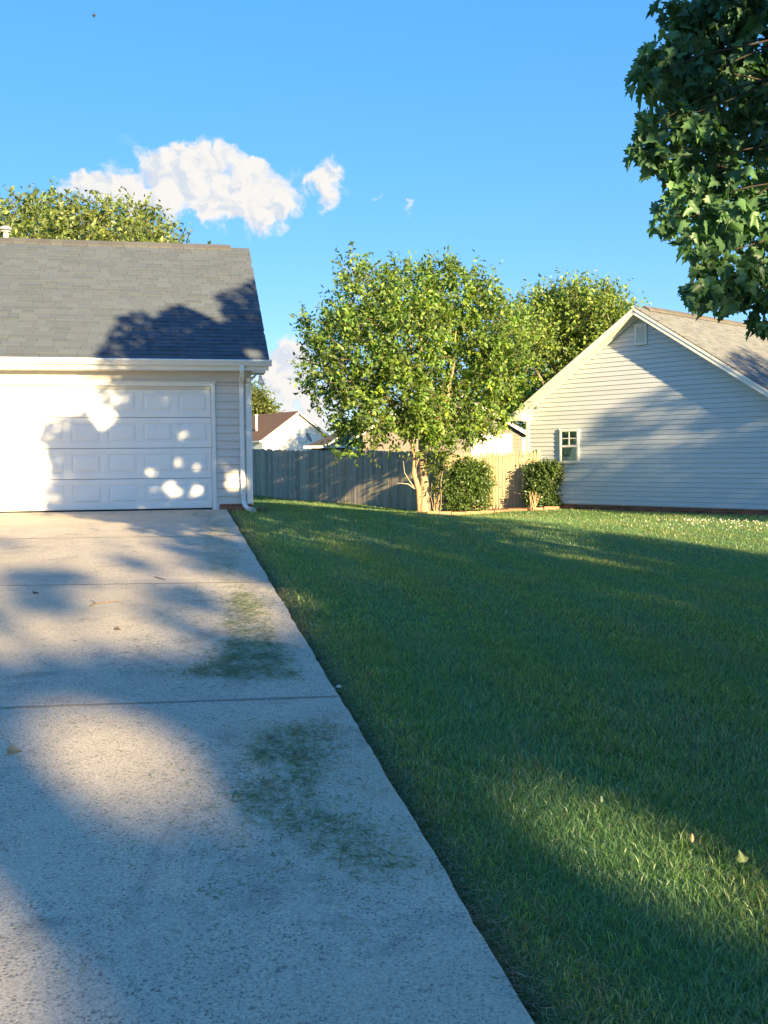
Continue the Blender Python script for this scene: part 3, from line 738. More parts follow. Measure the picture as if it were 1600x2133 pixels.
mb = MB(); nfold = 24; vs = []; 
for k in range(nfold+1):
    x = a+(b_-a)*k/nfold; dd = .0225+.0035*math.sin(k*1.7)+.002*math.sin(k*.6)
    vs += [Hp(x, dd, wz0+.045), Hp(x, dd, zm-.028)]
mb.add(vs, [(2*k, 2*k+2, 2*k+3, 2*k+1) for k in range(nfold)]); mb.build('curtain', M['curtain'], win, smooth=True)

# ------------------------------------------------------------------ fences
def picket(mb_col, w_, h, dog):
    pass
def fence(name, label, pts, h_of, col, wd_, gap, dog, lean=0.0):
    pts = [np.array(p, float) for p in pts]
    seglen = [np.linalg.norm((pts[i+1]-pts[i])[:2]) for i in range(len(pts)-1)]
    tot = sum(seglen)
    def along(d):
        for i, L in enumerate(seglen):
            if d <= L or i == len(seglen)-1:
                q = pts[i]+(pts[i+1]-pts[i])*(d/L); e = (pts[i+1]-pts[i]); e[2] = 0; return q, e/np.linalg.norm(e)
            d -= L
    p0, e0 = along(0)
    root = thing(name, (p0[0], p0[1], hz(p0[0], p0[1])), label, 'fence')
    d = 0
    while d < tot-.03:
        q, e = along(d); nrm = np.array([e[1], -e[0], 0]); nrm = nrm if nrm@(CAM-q)*1 > 0 else -nrm
        w_ = wd_*random.uniform(.93, 1.05)
        zb = hz(q[0], q[1])-.03; zt = zb+h_of(d/tot)+random.uniform(-.025, .025)
        tl = random.uniform(-lean, lean); c_ = jit(col, .22)
        oo = nrm*random.uniform(-.004, .006)
        b0 = q+oo
        if dog:   # gothic tip with a notched neck
            prof_ = [(0, zb), (w_, zb), (w_, zt-.17), (w_*.86, zt-.135), (w_*.98, zt-.10), (w_*.80, zt-.045), (w_*.5, zt), (w_*.2, zt-.045), (w_*.02, zt-.10), (w_*.14, zt-.135), (0, zt-.17)]
        else:
            k_ = random.uniform(.01, .03); j_ = random.uniform(-.02, .02)
            prof_ = [(0, zb), (w_, zb), (w_, zt-k_*2+j_), (w_*.72, zt-k_*.5), (w_*.5, zt), (w_*.25, zt-k_*.4), (0, zt-k_*2-j_)]
        mb = MB(); mb.prism([b0+e*(x+tl*(z_-zb))+np.array([0, 0, z_]) for x, z_ in [(x, z_) for x, z_ in prof_]], nrm*.017, c_)
        for i_ in range(len(mb.v)): mb.v[i_] = (mb.v[i_][0], mb.v[i_][1], mb.v[i_][2]-q[2])
        mb.build('picket', M['wood'], root)
        d += w_+gap*random.uniform(.3, 1.6)
    for f_ in (.18, .52, .85):
        mb = MB(); n_ = 10
        for i in range(n_):
            q0, e = along(tot*i/n_); q1, _ = along(tot*(i+1)/n_)
            nrm = np.array([e[1], -e[0], 0]); nrm = nrm if nrm@(CAM-q0) > 0 else -nrm
            za = hz(q0[0], q0[1])+h_of(i/n_)*f_; zb2 = hz(q1[0], q1[1])+h_of((i+1)/n_)*f_
            A0 = np.array([q0[0], q0[1], za])-nrm*.006; A1 = np.array([q1[0], q1[1], zb2])-nrm*.006
            mb.prism([A0, A0-nrm*.038, A0-nrm*.038+UP*.088, A0+UP*.088], A1-A0, jit(col, .1))
        mb.build('rail', M['wood'], root)
    k_ = max(2, int(tot/2.4))
    for i in range(k_+1):
        q, e = along(min(tot*i/k_, tot-.01)); nrm = np.array([e[1], -e[0], 0]); nrm = nrm if nrm@(CAM-q) > 0 else -nrm
        zb = hz(q[0], q[1])-.05
        mb = MB(); mb.box(np.array([q[0], q[1], zb])-nrm*.135-e*.045, e*.09, nrm*.09, UP*(h_of(i/k_)-.05)); mb.col = col
        mb.c = [jit(col, .1)]*len(mb.v); mb.build('post', M['wood'], root)
    return root
fence('privacy_fence', 'long weathered grey board fence in shade behind the tree and garage', [(-7.4, 43.3, 0), (-4.0, 38.0, 0), (1.70, 30.42, 0)],
      lambda f_: 1.81, (.35, .305, .245), .138, .010, False, .006)
fence('picket_fence', 'sunlit tan picket fence with pointed tops between the two bushes', [(1.76, 30.30, 0), (4.36, 29.17, 0)],
      lambda f_: 1.79-.13*f_, (.46, .37, .25), .088, .012, True)

# ------------------------------------------------------------------ leaves and trees
def unit(v): return v/(np.linalg.norm(v, axis=-1, keepdims=True)+1e-9)
LEAF_PTS = {   # outline in (across, along), leaf base at 0,0, length 1
    'oval': [(0, 0), (.24, .30), (.20, .68), (0, 1), (-.20, .68), (-.24, .30)],
    'kite': [(0, 0), (.26, .42), (0, 1), (-.26, .42)],
    'maple': [(0, 0), (.20, -.06), (.34, .0), (.30, .16), (.60, .28), (.44, .40), (.50, .56), (.26, .54), (.20, .62), (.22, .80), (.10, .80), (0, 1.04),
              (-.10, .80), (-.22, .80), (-.20, .62), (-.26, .54), (-.50, .56), (-.44, .40), (-.60, .28), (-.30, .16), (-.34, .0), (-.20, -.06)],
    'lobed': [(0, 0), (.34, .0), (.58, .30), (.28, .50), (.12, .78), (0, 1.03), (-.12, .78), (-.28, .50), (-.58, .30), (-.34, .0)],
}
def leaf_mesh_arrays(pos, axis, nrm, size, colr, kind='kite', fold=.18):
    """many leaves as one mesh: each leaf is a polygon folded a little along its midrib"""
    out = np.array(LEAF_PTS[kind]); k = len(out); n_ = len(pos)
    axis = unit(axis); side = unit(np.cross(axis, nrm)); nn_ = np.cross(side, axis)
    lx, ly = out[:, 0], out[:, 1]
    fr = fold*(.4+1.5*np.random.default_rng(n_).uniform(size=(n_, 1)))
    dz = fr*np.abs(lx)[None] - .85*fr*(ly*ly)[None]
    V = pos[:, None]+size[:, None, None]*(side[:, None]*lx[None, :, None]+axis[:, None]*ly[None, :, None]+nn_[:, None]*dz[:, :, None])
    base = (np.arange(n_)*k)[:, None]
    if k == 4:
        tri = np.array([[0, 1, 2], [0, 2, 3]])
    elif k == 6:
        tri = np.array([[0, 1, 2], [0, 2, 3], [0, 3, 4], [0, 4, 5]])
    else:
        tri = None; h_ = int(out[:, 1].argmax()); halves = [list(range(0, h_+1)), list(range(h_, k))+[0]]
    C_ = np.repeat(colr[:, None], k, 1)
    if tri is not None:
        Fc = (base[:, :, None]+tri[None]).reshape(-1); lt = np.full(n_*len(tri), 3)
    else:
        Fc = np.concatenate([base+np.array(halves[0])[None], base+np.array(halves[1])[None]], 1).reshape(-1); lt = np.tile([len(halves[0]), len(halves[1])], n_)
    return V.reshape(-1, 3), Fc, lt, C_.reshape(-1, 3)
def in_lobes(lobes, n_, rng, shell=.55):
    """points biased to the outside of ellipsoid lobes; also the outward direction"""
    L = np.array([[*c, *r] for c, r in lobes]); vol = np.prod(L[:, 3:], 1)**.75; pick = rng.choice(len(L), n_, p=vol/vol.sum())
    d = unit(rng.normal(size=(n_, 3))); rad = rng.uniform(0, 1, n_)**shell*.0+ (rng.uniform(shell**3, 1.0, n_))**(1/3)
    return L[pick, :3]+d*L[pick, 3:]*rad[:, None], d, pick
def foliage(parent, name, lobes, n_tw, per, leaf, col, mat, rng, kind='kite', twig=.45, shell=.5, droop=.15, colvar=.25, up=.35, keep=None, lenvar=.35, cvar=.2, two=(1.25, 1.15, .7)):
    P0, D, pick = in_lobes(lobes, n_tw, rng, shell)
    tdir = unit(D+rng.normal(size=D.shape)*.55+np.array([0, 0, up]))
    tl = twig*rng.uniform(.5, 1.3, n_tw)
    f_ = np.tile(np.linspace(.05, 1, per), (n_tw, 1))+rng.uniform(-.06, .06, (n_tw, per))
    pos = P0[:, None]+tdir[:, None]*(tl[:, None]*f_)[..., None]
    pos = pos+rng.normal(size=pos.shape)*leaf*.35
    ax = unit(tdir[:, None]*.6+rng.normal(size=pos.shape)*.75+np.array([0, 0, -droop]))
    nr = unit(rng.normal(size=pos.shape)*.8+np.array([0, 0, .9])+D[:, None]*.5)
    tone = (1+rng.normal(size=(n_tw, 1))*cvar)*(1+rng.normal(size=(n_tw, per))*colvar)
    yel = np.clip(rng.normal(size=(n_tw, per))*.35+rng.normal(size=(n_tw, 1))*.35+.15, 0, 1)[..., None]
    colr = np.array(col)[None, None]*np.clip(tone, .35, 2.2)[..., None]*(1+yel*(np.array(two)-1))
    size = leaf*np.clip(1+rng.normal(size=(n_tw, per))*lenvar*.6, .45, 1.6)
    pos, ax, nr, colr, size = pos.reshape(-1, 3), ax.reshape(-1, 3), nr.reshape(-1, 3), colr.reshape(-1, 3), size.reshape(-1)
    if keep is not None:
        k = keep(pos); pos, ax, nr, colr, size = pos[k], ax[k], nr[k], colr[k], size[k]
    V, Fc, lt, C_ = leaf_mesh_arrays(pos, ax, nr, size, colr, kind)
    off_ = wloc(parent)
    return np_obj(name, np_mesh(name, V-off_, Fc, lt, C_), mat, parent), (P0, tdir, tl)
def limb(mb, a, b, r0, r1, rng, bend=.12, n=6, col=(.3, .25, .2), sides=8):
    a = np.array(a, float); b = np.array(b, float); L = np.linalg.norm(b-a)
    pts = []; side = unit(np.cross(b-a, rng.normal(size=3)))
    for i in range(n+1):
        f_ = i/n; pts.append(a+(b-a)*f_+side*bend*L*math.sin(math.pi*f_)+rng.normal(size=3)*L*.012*(0 < i < n))
    mb.tube(pts, [r0+(r1-r0)*i/n for i in range(n+1)], sides, col); return pts
def twigs_mesh(parent, name, P0, tdir, tl, mat, col, r=.006, frac=.5, rng=RNG):
    k = rng.uniform(size=len(P0)) < frac; P0, tdir, tl = P0[k], tdir[k], tl[k]; n_ = len(P0)
    a = unit(np.cross(tdir, [0.3, .2, 1.0])); b = np.cross(tdir, a); end = P0+tdir*tl[:, None]; st = P0-tdir*tl[:, None]*.5
    ang = [0, 2.094, 4.189]; ring0 = np.stack([st+r*(math.cos(q)*a+math.sin(q)*b) for q in ang], 1); ring1 = np.stack([end+.4*r*(math.cos(q)*a+math.sin(q)*b) for q in ang], 1)
    V = np.concatenate([ring0, ring1], 1).reshape(-1, 3); base = (np.arange(n_)*6)[:, None, None]
    q = np.array([[0, 1, 4, 3], [1, 2, 5, 4], [2, 0, 3, 5]])[None]+base
    me = np_mesh(name, V-wloc(parent), q.reshape(-1), np.full(n_*3, 4), np.tile(np.array(col), (len(V), 1)))
    return np_obj(name, me, mat, parent)
def px_lobes(lst, Y, rng, dep=1.0, k=None):
    out = []
    for (u, v, ru, rv) in lst:
        y = Y+rng.uniform(-dep, dep); c = at(u, v, y); s_ = Y/F; out.append((c, (ru*s_, max(ru, rv)*s_*1.0, rv*s_)))
    return out
BARK = (.35, .27, .19)

# the many-stemmed tree on the lawn
tb = np.array([1.14, 28.8, .13]); tree = thing('lawn_tree', tb, 'bushy green tree with two pale stems standing before the grey fence', 'tree')
rng = np.random.default_rng(5)
lob = px_lobes([(762, 625, 60, 58), (850, 618, 70, 62), (955, 615, 68, 58), (1025, 695, 64, 70), (1050, 770, 58, 54), (705, 690, 52, 52), (690, 770, 56, 55), (750, 740, 85, 85), (850, 700, 95, 90),
                (950, 710, 95, 90), (735, 840, 60, 46), (820, 830, 92, 70), (920, 850, 85, 66), (1000, 840, 75, 52), (1070, 805, 38, 34), (660, 800, 32, 30), (800, 890, 48, 30), (885, 890, 46, 32), (730, 895, 30, 24),
                (740, 580, 24, 34), (925, 578, 32, 30), (985, 580, 22, 28), (655, 695, 30, 26), (1000, 890, 36, 22), (690, 930, 22, 12), (755, 935, 30, 14), (915, 930, 20, 20)], 28.8, rng, .9)
cr, tw = foliage(tree, 'crown', lob, 3000, 13, .135, (.125, .22, .052), M['leaf'], rng, 'kite', .50, .25, .25, cvar=.32, two=(1.75, 1.35, .6))
twigs_mesh(tree, 'twigs', *tw, M['bark'], (.24, .20, .13), .007, .45, rng)
mb = MB()
top = at(880, 955, 28.8); t1 = at(884, 1000, 28.8)
mb.tube([tb+[0.02, 0, -.1], tb+[0.0, 0, .12], (tb+t1)/2+[0, 0, .1], t1, top, at(878, 900, 28.8)], [.24, .17, .13, .12, .11, .09], 12, BARK)
for (u, v, r0) in ((850, 690, .06), (950, 690, .06), (760, 700, .05), (1020, 740, .05), (860, 610, .045), (820, 820, .045), (960, 830, .045), (720, 820, .04)):
    limb(mb, at(878, 905, 28.8)+rng.normal(size=3)*.05, at(u, v, 28.8+rng.uniform(-1, 1)), r0+.02, .014, rng, .08, 7, (.33, .25, .17))
mb.build('trunk', M['bark'], tree, smooth=True)
mb = MB()
mb.tube([tb+[-.12, -.02, -.08], tb+[-.14, 0, .2], at(872, 1020, 28.75), at(862, 985, 28.75), at(864, 950, 28.8), at(850, 890, 28.8)], [.11, .09, .08, .07, .055, .04], 10, (.40, .27, .17))
mb.tube([at(864, 1018, 28.7), at(850, 1008, 28.6), at(825, 1006, 28.5)], [.022, .014, .007], 6, (.42, .36, .28))
mb.tube([at(862, 1014, 28.7), at(852, 1000, 28.6), at(843, 985, 28.5), at(840, 960, 28.5)], [.02, .013, .01, .006], 6, (.42, .36, .28))
mb.tube([at(866, 975, 28.7), at(872, 955, 28.6), at(872, 935, 28.6)], [.02, .015, .01], 6, (.42, .36, .28))
mb.build('side_stem', M['bark'], tree, smooth=True)

# trees behind
def far_tree(name, label, Y, base_px, lobes_px, n_tw, per, leaf, col, seed, trunk=True, twig=1.0, dep=2.0, up=.4, kind='kite', limbs=6, two=(1.7, 1.35, .65), shell=.4, cvar=.25):
    rng = np.random.default_rng(seed)
    c = at(base_px, 1000, Y); b = np.array([c[0], c[1], hz(c[0], c[1])-.05])
    root = thing(name, b, label, 'tree')
    lob = px_lobes(lobes_px, Y, rng, dep)
    cr, tw = foliage(root, 'crown', lob, n_tw, per, leaf, col, M['leaf'], rng, kind, twig, shell, .1, up=up, cvar=cvar, two=two)
    twigs_mesh(root, 'twigs', *tw, M['bark'], (.16, .14, .10), .015, .3, rng)
    mb = MB(); cc = np.mean([l[0] for l in lob], 0); fork = b+(cc-b)*.45; fork[:2] = b[:2]
    mb.tube([b, b+(fork-b)*.5, fork], [.34, .25, .2], 10, (.2, .16, .12))
    for i in range(limbs):
        limb(mb, fork, lob[(i*3) % len(lob)][0], .14, .03, rng, .08, 6, (.2, .16, .12), 7)
    mb.build('trunk', M['bark'], root, smooth=True)
    return root
far_tree('shade_tree', 'broad sunlit tree rising behind the garage roof', 50, 170, [(-40, 496, 80, 60), (60, 481, 70, 55), (130, 466, 62, 44), (190, 496, 80, 50), (270, 486, 66, 42), (330, 516, 42, 34), (120, 546, 160, 60), (270, 556, 120, 50), (-30, 586, 120, 70), (385, 534, 15, 12), (70, 456, 24, 28), (215, 458, 26, 24)],
         2600, 10, .26, (.15, .205, .075), 21, two=(1.5, 1.3, .8))
far_tree('round_tree', 'small rounded green tree between the garage and the brown roof', 95, 520, [(500, 860, 60, 44), (520, 842, 36, 30), (540, 862, 26, 28), (480, 880, 60, 50)], 1900, 9, .30, (.12, .165, .05), 22, limbs=3)
far_tree('tall_tree', 'dense tree with upright shoots behind the neighbour gable', 55, 1215, [(1120, 674, 62, 50), (1180, 654, 60, 46), (1240, 656, 56, 44), (1280, 694, 34, 52), (1150, 724, 60, 50), (1230, 724, 70, 56), (1090, 714, 46, 44), (1250, 774, 60, 56), (1190, 804, 60, 40), (1215, 834, 50, 50)],
         3000, 10, .22, (.16, .25, .07), 23, twig=1.15, up=1.1, dep=1.6)
far_tree('leaning_tree', 'yellow green tree crowding behind the right side of the lawn tree', 58, 985, [(1075, 800, 60, 44), (1110, 830, 50, 34), (1060, 850, 60, 44), (1030, 760, 40, 40), (1150, 815, 24, 22)], 800, 10, .22, (.12, .20, .045), 24, limbs=4, twig=.7)

# ------------------------------------------------------------------ shrubs and planting bed
def bush(name, label, lobes, base, n_tw, seed, col, leaf=.062, group=None):
    rng = np.random.default_rng(seed); root = thing(name, base, label, 'bush', group)
    cr, tw = foliage(root, 'foliage', lobes, n_tw, 8, leaf, col, M['shrub'], rng, 'oval', .16, .62, .05, up=.25, cvar=.2, two=(1.5, 1.4, .8))
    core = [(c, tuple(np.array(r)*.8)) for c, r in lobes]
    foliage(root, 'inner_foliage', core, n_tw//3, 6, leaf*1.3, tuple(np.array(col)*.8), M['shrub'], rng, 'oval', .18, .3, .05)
    mb = MB()
    for i in range(9):
        limb(mb, np.array(base)+rng.normal(size=3)*[.07, .07, 0], lobes[i % len(lobes)][0]+rng.normal(size=3)*.3, .016, .006, rng, .1, 5, (.25, .19, .13), 6)
    mb.build('stems', M['bark'], root)
    return root
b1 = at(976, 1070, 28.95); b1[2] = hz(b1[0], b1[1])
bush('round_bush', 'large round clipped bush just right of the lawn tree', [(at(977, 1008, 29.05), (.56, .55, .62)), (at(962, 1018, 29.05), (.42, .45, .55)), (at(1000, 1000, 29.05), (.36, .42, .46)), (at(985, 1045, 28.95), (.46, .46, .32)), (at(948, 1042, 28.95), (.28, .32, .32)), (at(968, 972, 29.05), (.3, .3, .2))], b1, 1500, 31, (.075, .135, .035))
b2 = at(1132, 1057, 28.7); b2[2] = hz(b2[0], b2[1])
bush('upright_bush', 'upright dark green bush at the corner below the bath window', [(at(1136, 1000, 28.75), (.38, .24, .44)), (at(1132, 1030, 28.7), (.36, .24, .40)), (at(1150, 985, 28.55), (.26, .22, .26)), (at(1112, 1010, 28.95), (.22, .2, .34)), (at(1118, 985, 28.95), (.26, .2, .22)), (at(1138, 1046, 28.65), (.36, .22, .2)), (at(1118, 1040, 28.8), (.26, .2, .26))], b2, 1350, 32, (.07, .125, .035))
# bare woody stems before the upright bush
bs = at(1112, 1060, 28.0); bs[2] = hz(bs[0], bs[1]); rng = np.random.default_rng(8)
root = thing('bare_shrub', bs, 'bare brown woody stems standing in front of the upright bush', 'shrub')
for i in range(9):
    mb = MB(); e = bs+np.array([rng.uniform(-.15, .15), rng.uniform(-.08, .08), rng.uniform(.3, .55)])
    pts = limb(mb, bs+rng.normal(size=3)*[.05, .04, 0], e, .014, .006, rng, .08, 5, (.42, .27, .18), 6)
    limb(mb, pts[3], pts[3]+np.array([rng.uniform(-.07, .07), 0, rng.uniform(.08, .16)]), .008, .004, rng, .05, 3, (.42, .27, .18), 5)
    mb.build('stem', M['bark'], root)
# suckers beside the trunk
sk = at(912, 1066, 28.5); sk[2] = hz(sk[0], sk[1])
root = thing('sucker_shoots', sk, 'leafy sucker shoots growing between the tree trunk and round bush', 'shrub')
rng = np.random.default_rng(9); mb = MB()
for i in range(7):
    limb(mb, sk+rng.normal(size=3)*[.08, .05, 0], sk+np.array([rng.uniform(-.2, .3), rng.uniform(-.1, .1), rng.uniform(.7, 1.5)]), .012, .004, rng, .08, 5, (.36, .28, .18), 6)
mb.build('stems', M['bark'], root)
foliage(root, 'foliage', [(sk+[.05, 0, .9], (.14, .14, .45)), (sk+[.0, 0, 1.45], (.2, .2, .25))], 75, 7, .10, (.06, .10, .02), M['leaf'], rng, 'kite', .25)
# bed of red clay with a low brick edging
rng = np.random.default_rng(12)
bedpts = [(870, 1068), (890, 1072), (940, 1077), (1000, 1073.5), (1060, 1066), (1100, 1062.5), (1165, 1058), (1172, 1054)]
front = [at(u, v, 28.3 if u < 1090 else 28.1) for u, v in bedpts]
back = [np.array([1.2, 30.3, 0]), np.array([1.7, 30.2, 0]), np.array([2.2, 30.05, 0]), np.array([2.7, 29.85, 0]), np.array([3.3, 29.6, 0]), np.array([3.8, 29.4, 0]), np.array([4.45, 29.0, 0]), np.array([4.75, 28.75, 0])]
nx, ny = len(front), 10; vs = []
for i in range(nx):
    for j in range(ny):
        q = front[i]*(1-j/(ny-1))+back[i]*(j/(ny-1)); vs.append((q[0], q[1], hz(q[0], q[1])+.03+rng.uniform(0, .02)))
mb = MB(); mb.add(vs, [(i*ny+j, (i+1)*ny+j, (i+1)*ny+j+1, i*ny+j+1) for i in range(nx-1) for j in range(ny-1)])
bed = mb.build('planting_bed', M['clay'], smooth=True); tag(bed, 'bare red clay planting bed along the picket fence', None, None, 'structure')
el0 = front[1]; eroot = thing('bed_edging', (el0[0], el0[1], hz(el0[0], el0[1])), 'low row of red brick edging blocks around the clay bed', 'edging')
for i in range(1, nx-2):
    a, b_ = front[i], front[i+1]; L = np.linalg.norm((b_-a)[:2]); n_ = max(1, int(round(L/.36)))
    for k in range(n_):
        q0 = a+(b_-a)*(k/n_); q1 = a+(b_-a)*((k+.97)/n_); e = q1-q0; e[2] = 0; nr = unit(np.array([e[1], -e[0], 0]))
        z0 = hz(q0[0], q0[1])-.03; mb = MB()
        mb.box(np.array([q0[0], q0[1], z0+rng.uniform(-.008, .012)])-nr*.06, e, nr*.11, UP*.115+np.array([rng.uniform(-.01, .01), 0, 0]), jit((.40, .20, .13), .2))
        mb.build('edging_block', M['brick'], eroot, bevel=.008)

# ------------------------------------------------------------------ houses beyond the fence
def gable_house(name, label, apex, nrm_az, half, rise, wall_h, length, wall_mat, roof_col, over=.3):
    """nrm_az: direction the gable wall looks (radians from -Y towards +X)"""
    nv = np.array([math.sin(nrm_az), -math.cos(nrm_az), 0]); al = np.array([math.cos(nrm_az), math.sin(nrm_az), 0])
    ez_ = apex[2]-rise; gzv = ez_-wall_h
    A = np.array([apex[0], apex[1], 0])
    root = thing(name, (A[0], A[1], gzv), label, 'house')
    mb = MB(); mb.prism([A-al*half+UP*gzv, A+al*half+UP*gzv, A+al*half+UP*ez_, A+UP*(apex[2]-.05), A-al*half+UP*ez_], -nv*length); mb.build('wall', wall_mat, root)
    pit = rise/half
    for sg in (-1, 1):
        lo = A+al*sg*(half+over)+UP*(ez_-pit*over)+nv*over; hi = A+UP*apex[2]+nv*over
        mb = MB(); mb.prism([lo, hi, hi+UP*.10, lo+UP*.10], -nv*(length+2*over), roof_col); mb.build('roof_slope', M['shingle'], root)
        mb = MB(); mb.prism([lo-UP*.10, hi-UP*.10, hi+UP*.05, lo+UP*.05], nv*.03); mb.build('rake_board', M['white_trim'], root)
        e0 = lo+al*sg*.01
        mb = MB(); mb.prism([e0-UP*.08, e0+al*sg*.09-UP*.04, e0+al*sg*.1+UP*.06, e0+UP*.06], -nv*(length+2*over)); mb.build('gutter', M['white_trim'], root)
    return root, A, nv, al, gzv, ez_
ap = at(619, 859, 80)
wh, A, nv, al, gzv, ez_ = gable_house('white_house', 'bright white gabled house with a brown roof beyond the grey fence', ap, math.radians(35), 3.05, 2.05, 3.1, 11, M['white_wall'], (.17, .105, .075))
pv = A+al*-2.15-nv*2.6
mb = MB(); zr = ap[2]-2.05/3.05*2.15; mb.tube([pv+UP*(zr-.2), pv+UP*(zr+1.25)], .085, 10); mb.tube([pv+UP*(zr+1.2), pv+UP*(zr+1.34)], .13, 10); mb.build('vent_pipe', M['white_trim'], wh, smooth=True)
dsh = at(641, 912, 79); nvd = nv
dish = thing('satellite_dish', dsh, 'small dark satellite dish on the white house wall', 'satellite dish')
mb = MB(); ax = unit(np.array([.75, -.35, .45])); aa = unit(np.cross(ax, UP)); bb = np.cross(ax, aa)
rings = [[dsh+ax*(.10*(r_/.42)**2)+r_*(math.cos(q*math.pi/8)*aa*.8+math.sin(q*math.pi/8)*bb) for q in range(16)] for r_ in (.02, .15, .28, .42)]
vs = [p for r_ in rings for p in r_]; mb.add(vs, [(i*16+j, i*16+(j+1) % 16, i*16+16+(j+1) % 16, i*16+16+j) for i in range(3) for j in range(16)]+[tuple(range(16))]); mb.build('reflector', M['dish'], dish, smooth=True)
mb = MB(); mb.tube([dsh-ax*.02, dsh-ax*.15-UP*.2, dsh-UP*.35+al*.0-nv*1.0], .03, 8); mb.tube([dsh-bb*.3, dsh+ax*.45-bb*.1], .02, 6); mb.build('mount', M['dish'], dish)
# dark hip roof in the middle
rc = at(716, 886, 62)
c0 = at(634, 930, 60); zE = c0[2]
dk = thing('dark_roof_house', (rc[0], rc[1], .3), 'low house with a dark shaded roof behind the grey fence', 'house')
ex0, ex1 = c0[0], at(852, 930, 60)[0]; y0_, y1_ = 60.0, 69.0
mb = MB(); mb.box((ex0+.4, y0_+.4, .2), (ex1-ex0-.8, 0, 0), (0, y1_-y0_-.8, 0), UP*(zE-.25)); mb.build('wall', M['siding_taupe'], dk)
zR = at(716, 872, 64)[2]; rx0, rx1 = ex0+3.6, ex1-3.4; ym = (y0_+y1_)/2
mb = MB(); E4 = [np.array(p) for p in ((ex0, y0_, zE), (ex1, y0_, zE), (ex1, y1_, zE), (ex0, y1_, zE))]; R2 = [np.array((rx0, ym, zR)), np.array((rx1, ym, zR))]
mb.add(E4+R2, [(0, 1, 5, 4), (1, 2, 5), (2, 3, 4, 5), (3, 0, 4), (3, 2, 1, 0)], (.055, .055, .062)); mb.build('roof', M['shingle'], dk)
mb = MB(); mb.box((ex0-.05, y0_-.09, zE-.10), (ex1-ex0+.1, 0, 0), (0, .085, 0), UP*.13); mb.build('gutter', M['white_trim'], dk)
# its small front gable with white trim
pg0, pg1 = at(726, 926, 58.5), at(760, 926, 58.5); pz_ = pg0[2]
mb = MB(); apx = np.array(((pg0[0]+pg1[0])/2, 58.5, pz_+.62))
for (a, b_) in ((np.array((pg0[0]-.2, 58.5, pz_-.05)), apx), (np.array((pg1[0]+.2, 58.5, pz_-.05)), apx)):
    mb.prism([a, b_, b_+UP*.1, a+UP*.1], np.array([0, 4.0, 0]), (.08, .075, .08))
mb.build('porch_roof', M['shingle'], dk)
mb = MB()
for (a, b_) in ((np.array((pg0[0]-.22, 58.46, pz_-.20)), apx-UP*.12), (np.array((pg1[0]+.22, 58.46, pz_-.20)), apx-UP*.12)):
    mb.prism([a, b_, b_+UP*.17, a+UP*.17], np.array([0, .04, 0]))
mb.box((pg0[0]-.1, 58.5, pz_-.30), (pg1[0]-pg0[0]+.2, 0, 0), (0, .05, 0), UP*.22)
mb.box((pg0[0]+.5, 58.55, .2), (.12, 0, 0), (0, .12, 0), UP*(pz_-.5)); mb.build('porch_trim', M['white_trim'], dk)
mb = MB(); a, b_ = at(684, 929, 59.85), at(714, 906, 62.0); mb.tube([a, b_], .10, 8); mb.build('roof_pipe', M['white_trim'], dk, smooth=True)
mb = MB(); mb.tube([at(683, 929, 59.8), at(683, 925, 59.8)], .19, 10); mb.build('pipe_flange', M['white_trim'], dk, smooth=True)
# taupe garage with a white door
ap2 = at(922, 800, 48)
tg, A, nv, al, gzv, ez_ = gable_house('taupe_garage', 'taupe sided garage with a white door beyond the picket fence', ap2, math.radians(3), 3.7, 2.2, 3.0, 8, M['siding_taupe'], (.13, .115, .105))
z = gzv+.1; k = 0
while z < ap2[2]-.2:
    hw_ = 3.7 if z < ez_ else 3.7*(ap2[2]-z)/2.2
    hw1 = 3.7 if z+.18 < ez_ else 3.7*max(.02, (ap2[2]-z-.18))/2.2
    if hw1 > .1: siding_board(tg, M['siding_taupe'], A, al, 0, z, z+.18, nv, (1, 1, 1), (-hw1, -hw_, hw_, hw1))
    z += .18
d0 = (at(986, 908, 48)-A)@al; d1 = (at(1063, 908, 48)-A)@al; dz1 = at(986, 909, 48)[2]
mb = MB()
mb.box(A+al*(d0-.1)+nv*.018+UP*gzv, al*.1, nv*.05, UP*(dz1-gzv+.1)); mb.box(A+al*d1+nv*.018+UP*gzv, al*.1, nv*.05, UP*(dz1-gzv+.1)); mb.box(A+al*d0+nv*.018+UP*dz1, al*(d1-d0), nv*.05, UP*.1)
mb.build('door_frame', M['white_trim'], tg)
for k in range(4):
    h_ = (dz1-gzv)/4; mb = MB(); mb.box(A+al*d0+nv*.02+UP*(gzv+h_*k+.01), al*(d1-d0), nv*.02, UP*(h_-.02)); mb.build('door_section', M['siding_warm'], tg, bevel=.006)

# ------------------------------------------------------------------ the maple at the right and the trees that shade the yard
def pq(p): return p@SP, p@SQ
def from_pq0(p_, q_, d):
    return SP*p_+SQ*q_+SD*d
def poly_in(px_, py_, poly):
    r = np.zeros(len(px_), bool); n_ = len(poly)
    for i in range(n_):
        x0, y0 = poly[i]; x1, y1 = poly[(i+1) % n_]
        c_ = ((y0 > py_) != (y1 > py_)) & (px_ < (x1-x0)*(py_-y0)/((y1-y0)+1e-12)+x0); r ^= c_
    return r
TOPP = ([3.0, 3.6, 4.4, 4.97, 5.25, 5.7, 5.76, 6.1, 6.41, 6.68, 6.95, 7.1, 7.15, 7.7, 8.2, 9, 10, 11.5, 13, 14.5], [4.8, 6.4, 7.1, 7.9, 8.36, 8.42, 8.15, 8.48, 8.62, 8.3, 7.93, 8.4, 8.9, 9.14, 9.47, 9.9, 9.8, 9.2, 7.8, 6.4])
